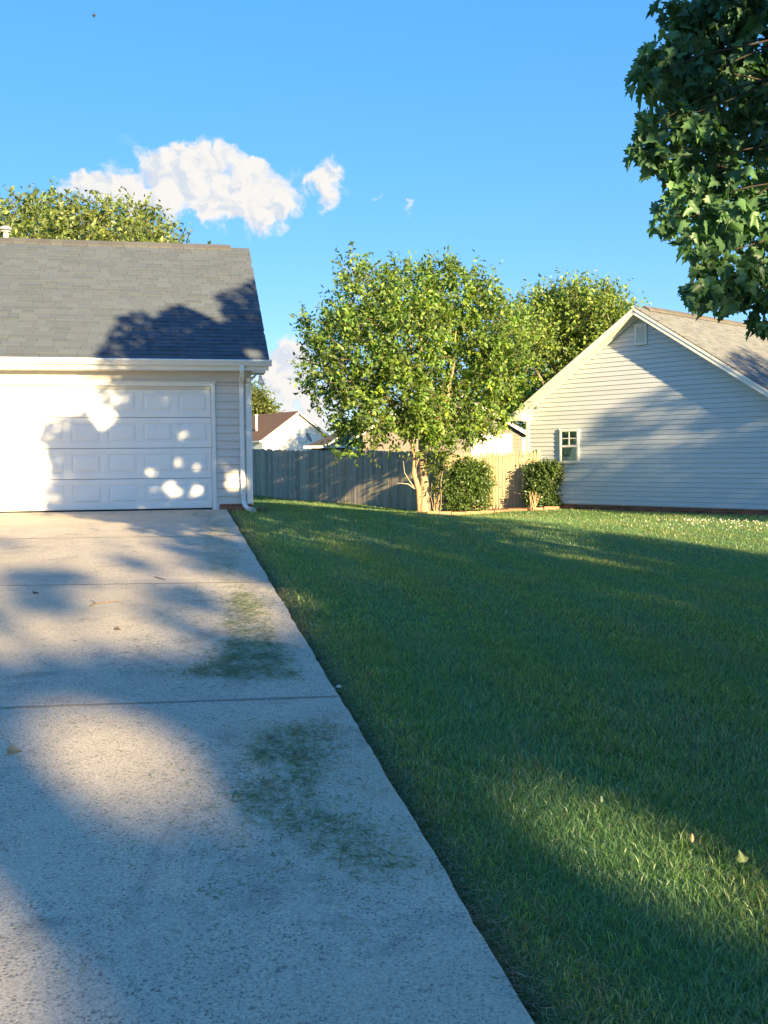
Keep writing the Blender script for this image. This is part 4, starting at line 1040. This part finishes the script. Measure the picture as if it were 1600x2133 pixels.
LITP = [(2.6, 7.2), (4.45, 6.9), (4.66, 6.55), (4.92, 6.25), (4.62, 6.0), (4.4, 6.42), (4.0, 6.42), (3.63, 6.38), (3.5, 6.1), (3.85, 5.6), (3.75, 5.36), (3.4, 5.2), (3.42, 4.75), (2.6, 4.75)]
HOLES = [(4.12, 5.35, .07), (4.89, 6.57, .09), (5.22, 5.36, .07), (5.41, 5.26, .10), (5.87, 5.41, .08), (6.19, 5.33, .07), (4.86, 5.06, .09), (4.86, 4.79, .11), (5.05, 4.76, .09), (5.42, 4.96, .11), (5.72, 5.01, .11), (5.82, 4.9, .09),
         (6.17, 4.93, .11), (5.28, 4.74, .11), (5.97, 5.88, .07), (6.8, 5.03, .17), (4.3, 4.05, .16), (3.9, 4.3, .15), (5.1, 4.0, .12), (6.6, 4.02, .10), (7.05, 7.15, .16), (9.75, 5.13, .10), (11.0, 4.92, .10), (8.0, 4.0, .12), (10.2, 4.3, .12)]
LAWNLIT = [(12.4, 2.2), (12.2, 3.3), (13.1, 4.3), (13.9, 5.0), (15.2, 6.6), (18.1, 7.2), (18.2, 6.4), (17.9, 5.0), (17.5, 4.2), (17.6, 1.9), (13.0, 1.5)]
def keep_maple(p):  # leaves removed along sun rays so chosen light patches reach door and lawn
    a, b_ = pq(p)
    k = (b_ < np.interp(a, *TOPP)) & ~poly_in(a, b_, LITP) & ~poly_in(a, b_, LAWNLIT)
    for (x, y, r_) in HOLES: k &= (a-x)**2+(b_-y)**2 > (r_*1.02)**2
    return k
rng = np.random.default_rng(41)
mbase = np.array([6.3, 6.0, 0.0]); mbase[2] = hz(6.3, 6.0)-.05
maple = thing('maple_tree', mbase, 'dark green maple hanging into the picture at the upper right', 'tree')
mlob = [((6.1, 6.1, 5.7), (3.75, 3.9, 3.3)), ((6.4, 5.6, 7.4), (3.4, 3.4, 2.2)), ((7.6, 5.8, 5.2), (3.2, 3.2, 2.7)), ((5.6, 7.4, 5.2), (2.9, 2.6, 2.6)), ((6.6, 4.0, 5.6), (2.8, 2.4, 2.6)), ((8.2, 7.2, 6.2), (2.8, 2.8, 2.4))]
# outer boughs that reach towards the driveway
bl = [(1410, 128, .17, 6.2), (1358, 128, .08, 6.0), (1348, 165, .05, 5.9), (1450, 60, .24, 6.3), (1420, 20, .13, 6.3), (1440, 165, .24, 6.2), (1390, 255, .16, 6.1), (1358, 262, .08, 6.0), (1372, 300, .10, 6.0), (1440, 290, .22, 6.2), (1400, 335, .12, 6.1), (1500, 240, .34, 6.4),
      (1500, 370, .30, 6.3), (1440, 385, .16, 6.1), (1400, 450, .10, 5.9), (1440, 425, .14, 6.0), (1500, 460, .22, 6.0), (1460, 535, .12, 5.9), (1500, 585, .16, 5.9), (1468, 615, .06, 5.8), (1545, 560, .22, 6.0), (1578, 605, .16, 5.9), (1597, 650, .10, 5.9),
      (1570, 450, .34, 6.3), (1580, 200, .40, 6.5), (1560, 80, .40, 6.5), (1590, 330, .38, 6.4), (1520, 140, .34, 6.4), (1495, 20, .26, 6.4)]
blob = [(at(u, v, y), (r_*.85, r_*.85, r_*.8)) for u, v, r_, y in bl]
for u, v, r_, y in bl:
    for _ in range(4):
        q = at(u, v, y)+unit(rng.normal(size=3)+np.array([-.3, 0, .1]))*r_*.85; blob.append((q, (.09, .09, .05)))
MC = (.070, .160, .085)
mlob += [((3.25, 6.2, 3.4), (.7, .8, .6)), ((3.4, 6.1, 4.4), (.8, .9, .7)), ((3.1, 6.4, 2.9), (.5, .6, .4))]
mlob += [(from_pq0(p_, q_, d_), (r_, r_, r_)) for p_, q_, d_, r_ in ((5.0, 5.2, 0, 1.3), (5.4, 6.4, -.8, 1.4), (5.6, 7.6, -.8, 1.2), (6.2, 5.0, -.8, 1.4), (7.0, 8.2, -1.2, 1.3), (6.6, 6.6, -.8, 1.6), (4.6, 5.6, 0, .9), (4.15, 5.0, 0, .6), (4.15, 5.75, 0, .5), (4.6, 5.3, .3, .7), (4.45, 6.05, 0, .45), (5.0, 4.75, .5, .6), (5.6, 5.6, 0, 1.0))]  # clumps out of view, added to thicken the shade cast on the garage
foliage(maple, 'door_shade_leaves', [(from_pq0(p_, q_, .2), (r_, r_, r_)) for p_, q_, r_ in ((4.2, 5.05, .42), (4.3, 5.6, .42), (4.7, 5.2, .5), (4.6, 5.75, .42), (5.1, 5.9, .5), (4.9, 4.8, .4), (5.3, 5.3, .5))], 700, 7, .096, MC, M['maple'], rng, 'lobed', .35, .3, .5, keep=keep_maple)  # unseen leaf clumps added to fill the shade on the garage door
foliage(maple, 'crown', mlob, 10500, 7, .096, MC, M['maple'], rng, 'lobed', .55, .35, .5, keep=keep_maple, two=(1.4, 1.3, .9), cvar=.2)
# leaves of the near boughs: hanging on petioles
nb_ = 3500
P0, D, pick = in_lobes(blob, nb_, rng, .25)
ax = unit(D*[.6, .6, .2]+rng.normal(size=P0.shape)*.5+np.array([-.2, 0, -.8]))
nr = unit(rng.normal(size=P0.shape)*.75+np.array([-.25, -.15, .9]))
size = .068*np.clip(1+rng.normal(size=nb_)*.25, .55, 1.5)
tone = np.clip(1+rng.normal(size=nb_)*.22, .5, 1.7)
colr = np.array(MC)[None]*1.0*tone[:, None]*(1+np.clip(rng.normal(size=(nb_, 1))*.5, 0, 1)*(np.array([1.5, 1.3, .9])-1))
cd_ = np.array([view_key(p) for p in P0])
order = np.argsort(cd_)
sel, rest = order[:300], order[300:]
V, Fc, lt, C_ = leaf_mesh_arrays(P0[rest], ax[rest], nr[rest], size[rest], colr[rest], 'maple', .38)
np_obj('leaves', np_mesh('leaves', V-mbase, Fc, lt, C_), M['maple'], maple, 'stuff')
variants = []
for q in range(8):
    V, Fc, lt, C_ = leaf_mesh_arrays(np.zeros((1, 3)), np.array([[0, 1.0, 0]]), np.array([[0, 0, 1.0]]), np.ones(1), np.array([MC])*(.7+.09*q)*np.array([[1+.06*q, 1+.04*q, 1]]), 'maple', .2+.06*q)
    me = np_mesh('maple_leaf', V, Fc, lt, C_); me.materials.append(M['maple']); variants.append(me)
for i in sel:
    y_ = ax[i]; x_ = unit(np.cross(y_, nr[i])); z_ = np.cross(x_, y_)
    o = bpy.data.objects.new('leaf', variants[int(rng.integers(8))]); link(o, maple)
    mt = Matrix(((*[x_[0], y_[0], z_[0]], 0), (*[x_[1], y_[1], z_[1]], 0), (*[x_[2], y_[2], z_[2]], 0), (0, 0, 0, 1)))
    o.matrix_local = Matrix.Translation(Vector(P0[i]-mbase)) @ mt @ Matrix.Scale(float(size[i]), 4)
mb = MB()
mb.tube([mbase, mbase+[0, 0, .25], mbase+[.05, 0, 1.2], mbase+[.0, .05, 2.4]], [.34, .25, .2, .18], 14, (.16, .13, .11))
fork = mbase+np.array([0, .05, 2.4])
for e in ((6.2, 6.0, 8.3), (4.6, 6.4, 6.4), (7.9, 5.6, 6.6), (6.4, 3.6, 6.2), (6.0, 8.6, 6.0), (4.2, 5.2, 5.2), (8.4, 7.6, 6.4)):
    limb(mb, fork+rng.normal(size=3)*.05, e, .11, .03, rng, .08, 7, (.15, .12, .10))
for (u, v, r_, y) in bl:
    e = at(u, v, y); s0 = np.array([3.6+rng.uniform(-.3, .4), 6.3+rng.uniform(-.3, .3), 3.6+(e[2]-3)*.6]); limb(mb, s0, e, .011, .003, rng, .06, 6, (.05, .042, .038), 6)
mb.build('trunk', M['bark'], maple, smooth=True)

def shade_tree(name, label, base, lobes, n_tw, seed, keep, leaf=.24, col=(.045, .075, .02)):
    rng = np.random.default_rng(seed); b = np.array([base[0], base[1], hz(*base)-.05]); root = thing(name, b, label, 'tree', 'trees behind the photographer that shade the yard')
    foliage(root, 'crown', lobes, n_tw, 9, leaf, col, M['leaf'], rng, 'kite', .7, .3, .2, keep=keep)
    mb = MB(); c = np.mean([np.array(l[0]) for l in lobes], 0); fork = b*.55+c*.45; fork[:2] = b[:2]
    mb.tube([b, (b+fork)/2, fork], [.34, .27, .22], 10, (.16, .13, .1))
    for l in lobes: limb(mb, fork, l[0], .13, .03, rng, .08, 6, (.16, .13, .1), 7)
    mb.build('trunk', M['bark'], root, smooth=True)
def from_pq(p_, q_, d):       # the point at sun-space p, q and d metres towards the sun
    return SP*p_+SQ*q_+SD*d
ROWP = ([-4, -2, 0, 1.0, 2.2, 3.2, 3.6, 3.75, 3.95, 5.2, 6.2, 7, 8.6, 8.75, 9.05, 9.1, 9.3, 9.35, 9.9, 9.95, 10.1, 10.2, 11.5, 12.2, 12.5, 12.9], [2.0, 1.9, 1.85, 1.8, 1.75, 1.85, 1.95, 2.9, 3.55, 3.65, 3.3, 3.2, 3.2, 2.5, 2.5, 2.0, 2.0, 2.7, 2.8, 2.05, 2.05, 2.8, 3.2, 3.3, 2.4, .9])
ROWH = [(1.27, 1.28, .44, .30), (.48, .84, .28, .24), (2.72, .76, .40, .27), (1.98, .56, .22, .16), (1.9, 1.18, .16, .10), (3.80, 2.34, .24, .26), (1.25, 1.62, .16, .1), (3.3, 2.0, .2, .12), (6.2, 2.1, .10, .12), (7.4, 1.9, .12, .1), (5.5, 1.7, .1, .08)]
def keep_row(p):  # row crowns trimmed and holed in sun space to shape the driveway light
    a, b_ = pq(p); k = (b_ < np.interp(a, *ROWP)) 
    for (x, y, rx, ry) in ((2.1, 2.74, .42, .13), (1.85, 2.42, .3, .11), (3.02, 2.33, .24, .15), (1.2, 2.3, .2, .1), (3.4, 3.5, .3, .09), (2.5, 3.55, .35, .08), (3.2, 2.95, .16, .08), (2.6, 2.15, .15, .07)): k |= ((a-x)/rx)**2+((b_-y)/ry)**2 < 1
    k &= ~poly_in(a, b_, LAWNLIT)
    for (x, y, rx, ry) in ROWH: k &= ((a-x)/rx)**2+((b_-y)/ry)**2 > 1
    return k
for i, (p_, d, seed) in enumerate(((-.6, 25, 51), (2.6, 27, 52), (5.8, 25, 53), (9.0, 27, 54), (11.2, 24, 55))):
    lob = [(from_pq(p_+a, q_, d+b_), (1.7 if i < 4 else 1.25, 1.7 if i < 4 else 1.25, 1.5)) for a, q_, b_ in ((-.7, 1.9, 0), (.7, 1.7, 1), (0, .6, -.5), (.6, -.3, .5), (-.6, -.4, .6))]
    c = from_pq(p_, 0, d)
    shade_tree('street_tree', 'leafy tree on the far side of the street behind the photographer', (c[0], c[1]), lob, 1500, seed, keep_row, .26)
def keep_side(p):  # crown cut in sun space so streaks of sun reach the gable wall
    a, b_ = pq(p); k = (b_ < np.interp(a, [17.6, 18.3, 18.7, 19.2, 20, 21.5, 23.5], [4.0, 6.3, 7.3, 7.6, 8.0, 8.4, 7.5])) & (a > np.interp(b_, [2, 4, 5, 6.4, 7.4], [17.2, 17.9, 18.2, 18.3, 18.6]))
    for (x, y, rx, ry) in ((19.42, 5.98, .16, .07), (19.75, 5.8, .1, .05), (19.5, 4.33, .14, .07), (18.75, 4.6, .10, .06), (19.8, 4.7, .1, .1)): k &= ((a-x)/rx)**2+((b_-y)/ry)**2 > 1
    return k
c = from_pq(20.8, 3, 6)
shade_tree('yard_tree', 'leafy tree in the neighbour front yard out to the right', (c[0], c[1]), [(from_pq(p_, q_, 6+d), (1.9, 1.9, 1.6)) for p_, q_, d in ((19.6, 6.0, 0), (21.4, 6.6, .5), (20.6, 4.6, -.6), (19.2, 4.4, .4), (22.4, 4.8, .2), (20.4, 3.2, 0))], 1900, 61, keep_side, .2)

# ------------------------------------------------------------------ lawn grass
rng = np.random.default_rng(77)
def scatter(ymin, ymax, dens, rng, smax=1e9):
    """lawn points with the given number per square metre over the part of the yard the camera can see, plus a margin"""
    n_ = int((ymax-ymin)*(.43*ymax+2.2+1.5+.26*ymax)*dens*1.02)
    t_ = rng.uniform(ymin-1, ymax+1.5, n_); x0 = -1.5-.26*ymax
    x = rng.uniform(x0, .43*ymax+2.2, n_); y = rng.uniform(ymin, ymax, n_)
    k0 = n_/((.43*ymax+2.2-x0)*(ymax-ymin)); keepf = dens/k0
    s_ = x*GW[0]+y*GW[1]; t2 = x*GB[0]+y*GB[1]
    ok = (rng.uniform(size=n_) < keepf) & (x < .43*y+2.0) & (x > -.30*y-.8)
    ok &= ((t2 < T0-.05) & (s_ > EDGE+.025)) | ((t2 >= T0-.05) & (s_ > SIDE1+.12))
    hs_ = (x-HO[0])*HW[0]+(y-HO[1])*HW[1]; hd = (x-HO[0])*HN[0]+(y-HO[1])*HN[1]
    ok &= ~((hs_ > -.4) & (hd < .02))
    # not in the clay bed nor beyond the fence
    ok &= ~((x > 1.5) & (y > np.interp(x, [1.2, 1.8, 2.6, 3.4, 3.9, 4.75], [28.4, 28.25, 28.25, 28.25, 28.1, 28.1])) & (x < 4.75))
    ok &= (y < np.interp(x, [-7.4, -4.0, 1.7, 1.8, 9], [43.2, 37.9, 30.35, 30, 30]))
    return x[ok], y[ok]
def blades(x, y, hmean, wmean, rng, lean=.5, seg=True):
    n_ = len(x); z = hgt(x, y)
    s_ = x*GW[0]+y*GW[1]-EDGE
    big = np.sin(x*1.9+1.3*np.sin(y*.8))*np.sin(y*1.3+.7*np.sin(x*1.1)); fine = np.sin(x*7.3+2*np.sin(y*5.1))*np.sin(y*6.1+1.5*np.sin(x*4.7))
    stripe = np.sin((s_*1.0+.15*np.sin(y*.5))*2*math.pi/1.05)
    h = hmean*np.clip(1+rng.normal(size=n_)*.28+.24*fine+.18*big, .35, 1.9)*np.clip(.55+s_*2.2, .5, 1)
    w_ = wmean*np.clip(1+rng.normal(size=n_)*.25, .5, 1.7)
    a = rng.uniform(0, 2*math.pi, n_); ld = np.stack([np.cos(a), np.sin(a)], 1)+np.stack([-GB[0]*stripe*.35, -GB[1]*stripe*.35], 1)
    fl = 2*math.pi*rng.uniform(size=n_); side = np.stack([np.cos(fl), np.sin(fl), np.zeros(n_)], 1)
    le = h*lean*rng.uniform(.25, 1.6, n_)
    base = np.stack([x, y, z-.006], 1)
    tip = base+np.stack([ld[:, 0]*le, ld[:, 1]*le, h*np.clip(1-.25*(le/h)**2, .35, 1)], 1)
    mid = base+np.stack([ld[:, 0]*le*.32, ld[:, 1]*le*.32, h*.58], 1)
    hue = rng.uniform(size=n_)
    dry = (rng.uniform(size=n_) < np.clip(.10+.14*big+.09*fine+.25*(s_ < .30)+.1*(s_ < .15), .02, .6))
    g0 = np.array([.150, .290, .085]); g1 = np.array([.245, .345, .085]); blu = np.array([.150, .300, .110]); dr = np.array([.30, .26, .14])
    c_ = g0+(g1-g0)*np.clip(hue+.38*big+.34*stripe-.15, 0, 1)[:, None]
    c_ = np.where((rng.uniform(size=n_) < np.clip(.35-.25*stripe, 0, 1))[:, None], blu, c_)
    c_ = c_*(1+rng.normal(size=(n_, 1))*.22).clip(.5, 1.7)
    c_ = np.where(dry[:, None], dr*(1+rng.normal(size=(n_, 1))*.3).clip(.4, 1.5), c_)
    if seg:
        V = np.stack([base-side*w_[:, None]/2, base+side*w_[:, None]/2, mid+side*w_[:, None]*.42, mid-side*w_[:, None]*.42, tip], 1)
        b0 = (np.arange(n_)*5)[:, None, None]; tri = np.array([[0, 1, 2], [0, 2, 3], [3, 2, 4]])[None]+b0; k = 5; ntri = 3
    else:
        V = np.stack([base-side*w_[:, None]/2, base+side*w_[:, None]/2, tip], 1); b0 = (np.arange(n_)*3)[:, None, None]; tri = np.array([[0, 1, 2]])[None]+b0; k = 3; ntri = 1
    return V.reshape(-1, 3), tri.reshape(-1), np.full(n_*ntri, 3), np.repeat(c_[:, None], k, 1).reshape(-1, 3)
parts_ = []
for (ya, yb, dens, hm, wm, seg) in ((1.6, 4.5, 13000, .043, .0034, True), (4.5, 8, 6000, .043, .0046, True), (8, 14, 2300, .043, .0072, True), (14, 22, 1000, .046, .012, False), (22, 43, 460, .046, .018, False)):
    x, y = scatter(ya, yb, dens, rng)
    parts_.append(blades(x, y, hm, wm, rng, .95, seg))
Vs, Fs, Ls, Cs = [], [], [], []; b0 = 0
for V, Fc, lt, C_ in parts_:
    Vs.append(V); Fs.append(Fc+b0); Ls.append(lt); Cs.append(C_); b0 += len(V)
gr = np_obj('lawn_grass', np_mesh('lawn_grass', np.concatenate(Vs), np.concatenate(Fs), np.concatenate(Ls), np.concatenate(Cs)), M['grass'])
tag(gr, 'short mown green turf covering the whole yard right of the driveway', None, None, 'stuff')

# dry thatch and crumbs of soil in the trench along the driveway edge
n_ = 16000
tt_ = rng.uniform(.5, 18.4, n_)**1.0; tt_ = .5+17.9*rng.uniform(size=n_)**1.5; sd_ = EDGE+np.abs(rng.normal(size=n_))*.055+.008
pos = sd_[:, None]*GW+tt_[:, None]*GB; pos[:, 2] = hgt(pos[:, 0], pos[:, 1])+rng.uniform(.002, .02, n_)
def litter(pos, L, w_, cols, rng, flat=.25):
    n_ = len(pos); a = rng.uniform(0, 2*math.pi, n_); d = np.stack([np.cos(a), np.sin(a), rng.normal(size=n_)*flat], 1); s_ = np.stack([-np.sin(a), np.cos(a), rng.normal(size=n_)*.3], 1)
    L = L*rng.uniform(.4, 1.4, n_); bend = s_*(L*rng.normal(size=n_)*.18)[:, None]
    p0 = pos-d*L[:, None]/2; p1 = pos+bend; p2 = pos+d*L[:, None]/2; wv = s_*(w_*rng.uniform(.6, 1.4, n_))[:, None]
    V = np.stack([p0, p1-wv/2, p1+wv/2, p2], 1); V[:, :, 2] = np.maximum(V[:, :, 2], pos[:, None, 2]-.001)
    f_ = np.array([[0, 1, 2], [1, 3, 2]])[None]+(np.arange(n_)*4)[:, None, None]
    ci = rng.integers(len(cols), size=n_); c_ = np.array(cols)[ci]*(1+rng.normal(size=(n_, 1))*.2).clip(.5, 1.5)
    return V.reshape(-1, 3), f_.reshape(-1), np.full(n_*2, 3), np.repeat(c_[:, None], 4, 1).reshape(-1, 3)
V, Fc, lt, C_ = litter(pos, .05, .003, [(.36, .29, .19), (.27, .21, .13), (.44, .37, .24), (.14, .20, .08)], rng, .3)
th = np_obj('dry_thatch', np_mesh('dry_thatch', V, Fc, lt, C_), M['grass']); tag(th, 'dry brown thatch lying in the gap along the driveway edge', None, None, 'stuff')

# grass clippings blown onto the driveway
def clip_patch(outline, n_, name, label, L=.085, thin=.25, col=((.10, .21, .07), (.13, .25, .08), (.07, .16, .055), (.20, .28, .11), (.36, .35, .20))):
    """outline: polygon in driveway coordinates s, t; denser in noisy clumps"""
    poly = np.array(outline); lo, hi = poly.min(0)-.15, poly.max(0)+.15; got = []
    while sum(len(g) for g in got) < n_:
        q = rng.uniform(lo, hi, (n_, 2)); ins = poly_in(q[:, 0], q[:, 1], [tuple(p) for p in poly])
        cl = .5+.5*np.sin(q[:, 0]*17+2.2*np.sin(q[:, 1]*6))*np.sin(q[:, 1]*9+1.7*np.sin(q[:, 0]*13))
        pr = np.where(ins, .15+.85*cl**1.8, .02); got.append(q[rng.uniform(size=n_) < pr])
    q = np.concatenate(got)[:n_]; q = q+rng.normal(size=q.shape)*np.where(rng.uniform(size=(len(q), 1)) < .3, .13, .035)
    q = q[q[:, 0] < EDGE-.01]
    pos = q[:, :1]*GW+q[:, 1:]*GB; pos[:, 2] = SLOPE*q[:, 1]+.002+rng.uniform(0, .012, len(q))
    V, Fc, lt, C_ = litter(pos, L, .0045, col, rng, .20)
    o = np_obj(name, np_mesh(name, V, Fc, lt, C_), M['grass']); tag(o, label, None, 'mown clippings on the driveway', 'stuff')
def st(u, v):
    d = _f+(u-CX)/F*_r-(v-CY)/F*_u; nrm = np.array([-SLOPE*GB[0], -SLOPE*GB[1], 1.0]); t_ = -(CAM@nrm)/(d@nrm); p = CAM+d*t_; return float(p@GW), float(p@GB)
clip_patch([st(*p) for p in ((490, 1230), (545, 1250), (560, 1310), (600, 1370), (615, 1412), (520, 1418), (400, 1405), (300, 1405), (440, 1380), (480, 1330), (470, 1270))], 4600, 'grass_clippings', 'thick drift of dark clippings before the second driveway joint')
clip_patch([st(*p) for p in ((590, 1512), (660, 1505), (700, 1512), (690, 1580), (650, 1650), (700, 1690), (790, 1740), (870, 1790), (840, 1815), (720, 1810), (640, 1760), (560, 1710), (470, 1680), (500, 1640), (590, 1620), (520, 1580), (510, 1545))], 2900, 'grass_clippings', 'ragged drift of clippings on the nearest slab', .06)
clip_patch([st(*p) for p in ((420, 1080), (470, 1082), (490, 1130), (495, 1190), (530, 1225), (480, 1232), (440, 1190), (420, 1150), (430, 1110))], 3000, 'grass_clippings', 'narrow strip of clippings near the garage corner', .06)
clip_patch([st(*p) for p in ((380, 1063), (440, 1063), (470, 1075), (430, 1082), (370, 1072))], 500, 'grass_clippings', 'thin scatter of clippings at the garage threshold', .07)
clip_patch([(-3.2, 3.0), (EDGE-.02, 3.0), (EDGE-.02, 15), (-3.2, 15)], 3000, 'grass_clippings', 'loose scattered bits of grass over the whole driveway', .04)
# moss and dirt in the joints
n_ = 1500; jt_ = rng.integers(3, 6, size=n_); sv_ = rng.uniform(-3.2, EDGE, n_); tj = np.array([JT[j][0]+JT[j][1]*(s_-EDGE) for j, s_ in zip(jt_, sv_)])+rng.normal(size=n_)*.008
pos = sv_[:, None]*GW+tj[:, None]*GB; pos[:, 2] = SLOPE*tj-.004
V, Fc, lt, C_ = litter(pos, .03, .008, [(.07, .06, .04), (.06, .07, .03), (.10, .08, .05)], rng, .1)
mo = np_obj('joint_dirt', np_mesh('joint_dirt', V, Fc, lt, C_), M['grass']); tag(mo, 'dirt and moss caught in the driveway joints', None, None, 'stuff')

# clover heads along the neighbour's wall
rng = np.random.default_rng(90); mb = MB()
cnt = 0
for i in range(120):
    u = float(np.clip(rng.normal(1500, 95), 1235, 1640)); v = 1079+(u-1300)*.012+abs(rng.normal())*9; y_ = 1500
    p = at(u, v, 1.0); d = p-CAM
    lo_, hi_ = 15.0, 40.0
    for _ in range(30):
        m_ = (lo_+hi_)/2; q = CAM+d*m_
        if q[2] > hz(q[0], q[1])+.05: lo_ = m_
        else: hi_ = m_
    q = CAM+d*lo_
    if ((q-HO)@HN) < .12: continue
    r_ = rng.uniform(.010, .017); c_ = q
    vs = [c_+[0, 0, r_], c_+[r_, 0, 0], c_+[0, r_, 0], c_+[-r_, 0, 0], c_+[0, -r_, 0], c_+[0, 0, -r_]]
    mb.add(vs, [(0, 1, 2), (0, 2, 3), (0, 3, 4), (0, 4, 1), (5, 2, 1), (5, 3, 2), (5, 4, 3), (5, 1, 4)])
fl = mb.build('clover_flowers', M['petal'], kind='stuff'); tag(fl, 'white clover heads in the grass along the house wall')

# ------------------------------------------------------------------ small things lying about
def single_leaf(name, label, pos, size, col, kind, tilt, cat='leaf'):
    V, Fc, lt, C_ = leaf_mesh_arrays(np.zeros((1, 3)), np.array([tilt[0]]), np.array([tilt[1]]), np.array([size]), np.array([col]), kind, .25)
    o = np_obj(name, np_mesh(name, V, Fc, lt, C_), M['grass'], None, None, pos); return tag(o, label, cat)
def on_lawn(u, v, dz=.045):
    d = at(u, v, 1.0)-CAM; lo_, hi_ = 1.0, 30.0
    for _ in range(40):
        m_ = (lo_+hi_)/2; q = CAM+d*m_
        if q[2] > hz(q[0], q[1])+dz: lo_ = m_
        else: hi_ = m_
    return CAM+d*lo_
def on_drive(u, v, dz=.006):
    s_, t_ = st(u, v); return G(s_, t_, SLOPE*t_+dz)
single_leaf('fallen_leaf', 'small orange leaf caught upright in the lit grass', on_lawn(1441, 1755), .034, (.45, .22, .03), 'oval', ((.2, .1, 1), (.3, -.9, .2)))
single_leaf('fallen_leaf', 'yellow green lobed leaf on the grass near the right edge', on_lawn(1547, 1796), .042, (.22, .30, .05), 'lobed', ((-.1, .3, 1), (.2, -.9, .4)))
single_leaf('fallen_leaf', 'grey green leaf lying on the shaded grass', on_lawn(1253, 1672), .03, (.25, .34, .22), 'oval', ((.1, .2, 1), (.3, -.9, .2)))
single_leaf('fallen_leaf', 'pale dry curled leaf on the concrete at the left edge', on_drive(14, 1568), .075, (.42, .33, .22), 'lobed', ((1, .2, .15), (0, -.3, 1)))
single_leaf('fallen_leaf', 'tiny brown leaf on the slab beyond the second joint', on_drive(240, 1312), .05, (.22, .15, .08), 'lobed', ((1, -.4, .2), (0, -.4, 1)))
single_leaf('fallen_leaf', 'dark leaf lying in the sun patch left of the twig', on_drive(70, 1238), .06, (.10, .08, .05), 'lobed', ((.6, .6, .2), (0, -.4, 1)))
mb = MB(); q = [on_drive(187, 1264, .006), on_drive(200, 1259, .01), on_drive(225, 1256, .008), on_drive(252, 1253, .006)]; mb.tube(q, [.006, .006, .005, .003], 6, (.20, .15, .10))
mb.tube([q[1], on_drive(190, 1252, .012)], [.004, .002], 5, (.2, .15, .1)); tag(mb.build('twig', M['bark']), 'forked dry twig lying on the driveway in the sun', 'twig')
mb = MB(); mb.tube([on_drive(322, 1203, .006), on_drive(334, 1206, .008), on_drive(345, 1209, .005)], [.004, .005, .003], 6, (.22, .15, .10)); tag(mb.build('twig', M['bark']), 'short straight twig near the third driveway joint', 'twig')
mb = MB(); pb = on_drive(706, 1434, .0); mb.add([pb+np.array(v_)*.022 for v_ in ((0, 0, 1.1), (1, 0, .4), (0, 1, .5), (-1, .2, .4), (0, -1, .45), (0, 0, 0))], [(0, 1, 2), (0, 2, 3), (0, 3, 4), (0, 4, 1), (5, 2, 1), (5, 3, 2), (5, 4, 3), (5, 1, 4)], (.45, .43, .40))
tag(mb.build('pebble', M['brick']), 'pale pebble at the edge of the driveway joint', 'pebble')
# dry leaves gathered at the downspout outlet
rng = np.random.default_rng(14); n_ = 160
s_ = 1.52+rng.normal(size=n_)*.10; t_ = T0-.18+rng.normal(size=n_)*.07; pos = s_[:, None]*GW+t_[:, None]*GB; pos[:, 2] = hgt(pos[:, 0], pos[:, 1])+rng.uniform(.03, .09, n_)
V, Fc, lt, C_ = litter(pos, .10, .02, [(.30, .21, .12), (.22, .15, .09), (.36, .27, .16)], rng, .4)
lf = np_obj('dead_leaves', np_mesh('dead_leaves', V, Fc, lt, C_), M['grass']); tag(lf, 'dead leaves heaped at the mouth of the downspout', None, None, 'stuff')
# a bird high in the sky
bp = at(196, 32, 60); br = thing('bird', bp, 'tiny dark bird flying high at the upper left', 'bird')
dv = unit(np.array([.25, .35, -.9])); sv2 = unit(np.cross(dv, [0, 1, .2]))
mb = MB(); mb.tube([bp-dv*.13, bp-dv*.08, bp, bp+dv*.08, bp+dv*.11, bp+dv*.14], [.006, .025, .036, .03, .022, .004], 8); mb.build('body', M['bird'], br, smooth=True)
for sg in (-1, 1):
    mb = MB(); a = bp+sv2*sg*.02; mb.add([a-dv*.05, a+dv*.05, a+sv2*sg*.09+dv*.02+[0, .1, 0], a+sv2*sg*.08-dv*.10+[0, .12, 0]], [(0, 1, 2, 3)]); mb.add([a-dv*.05+[0, .006, 0], a+dv*.05+[0, .006, 0], a+sv2*sg*.09+dv*.02+[0, .106, 0], a+sv2*sg*.08-dv*.10+[0, .126, 0]], [(3, 2, 1, 0)]); mb.build('wing', M['bird'], br)
mb = MB(); mb.prism([bp-dv*.12-sv2*.01, bp-dv*.12+sv2*.01, bp-dv*.2+sv2*.035, bp-dv*.19, bp-dv*.2-sv2*.035], np.array([0, .006, 0])); mb.build('tail', M['bird'], br)
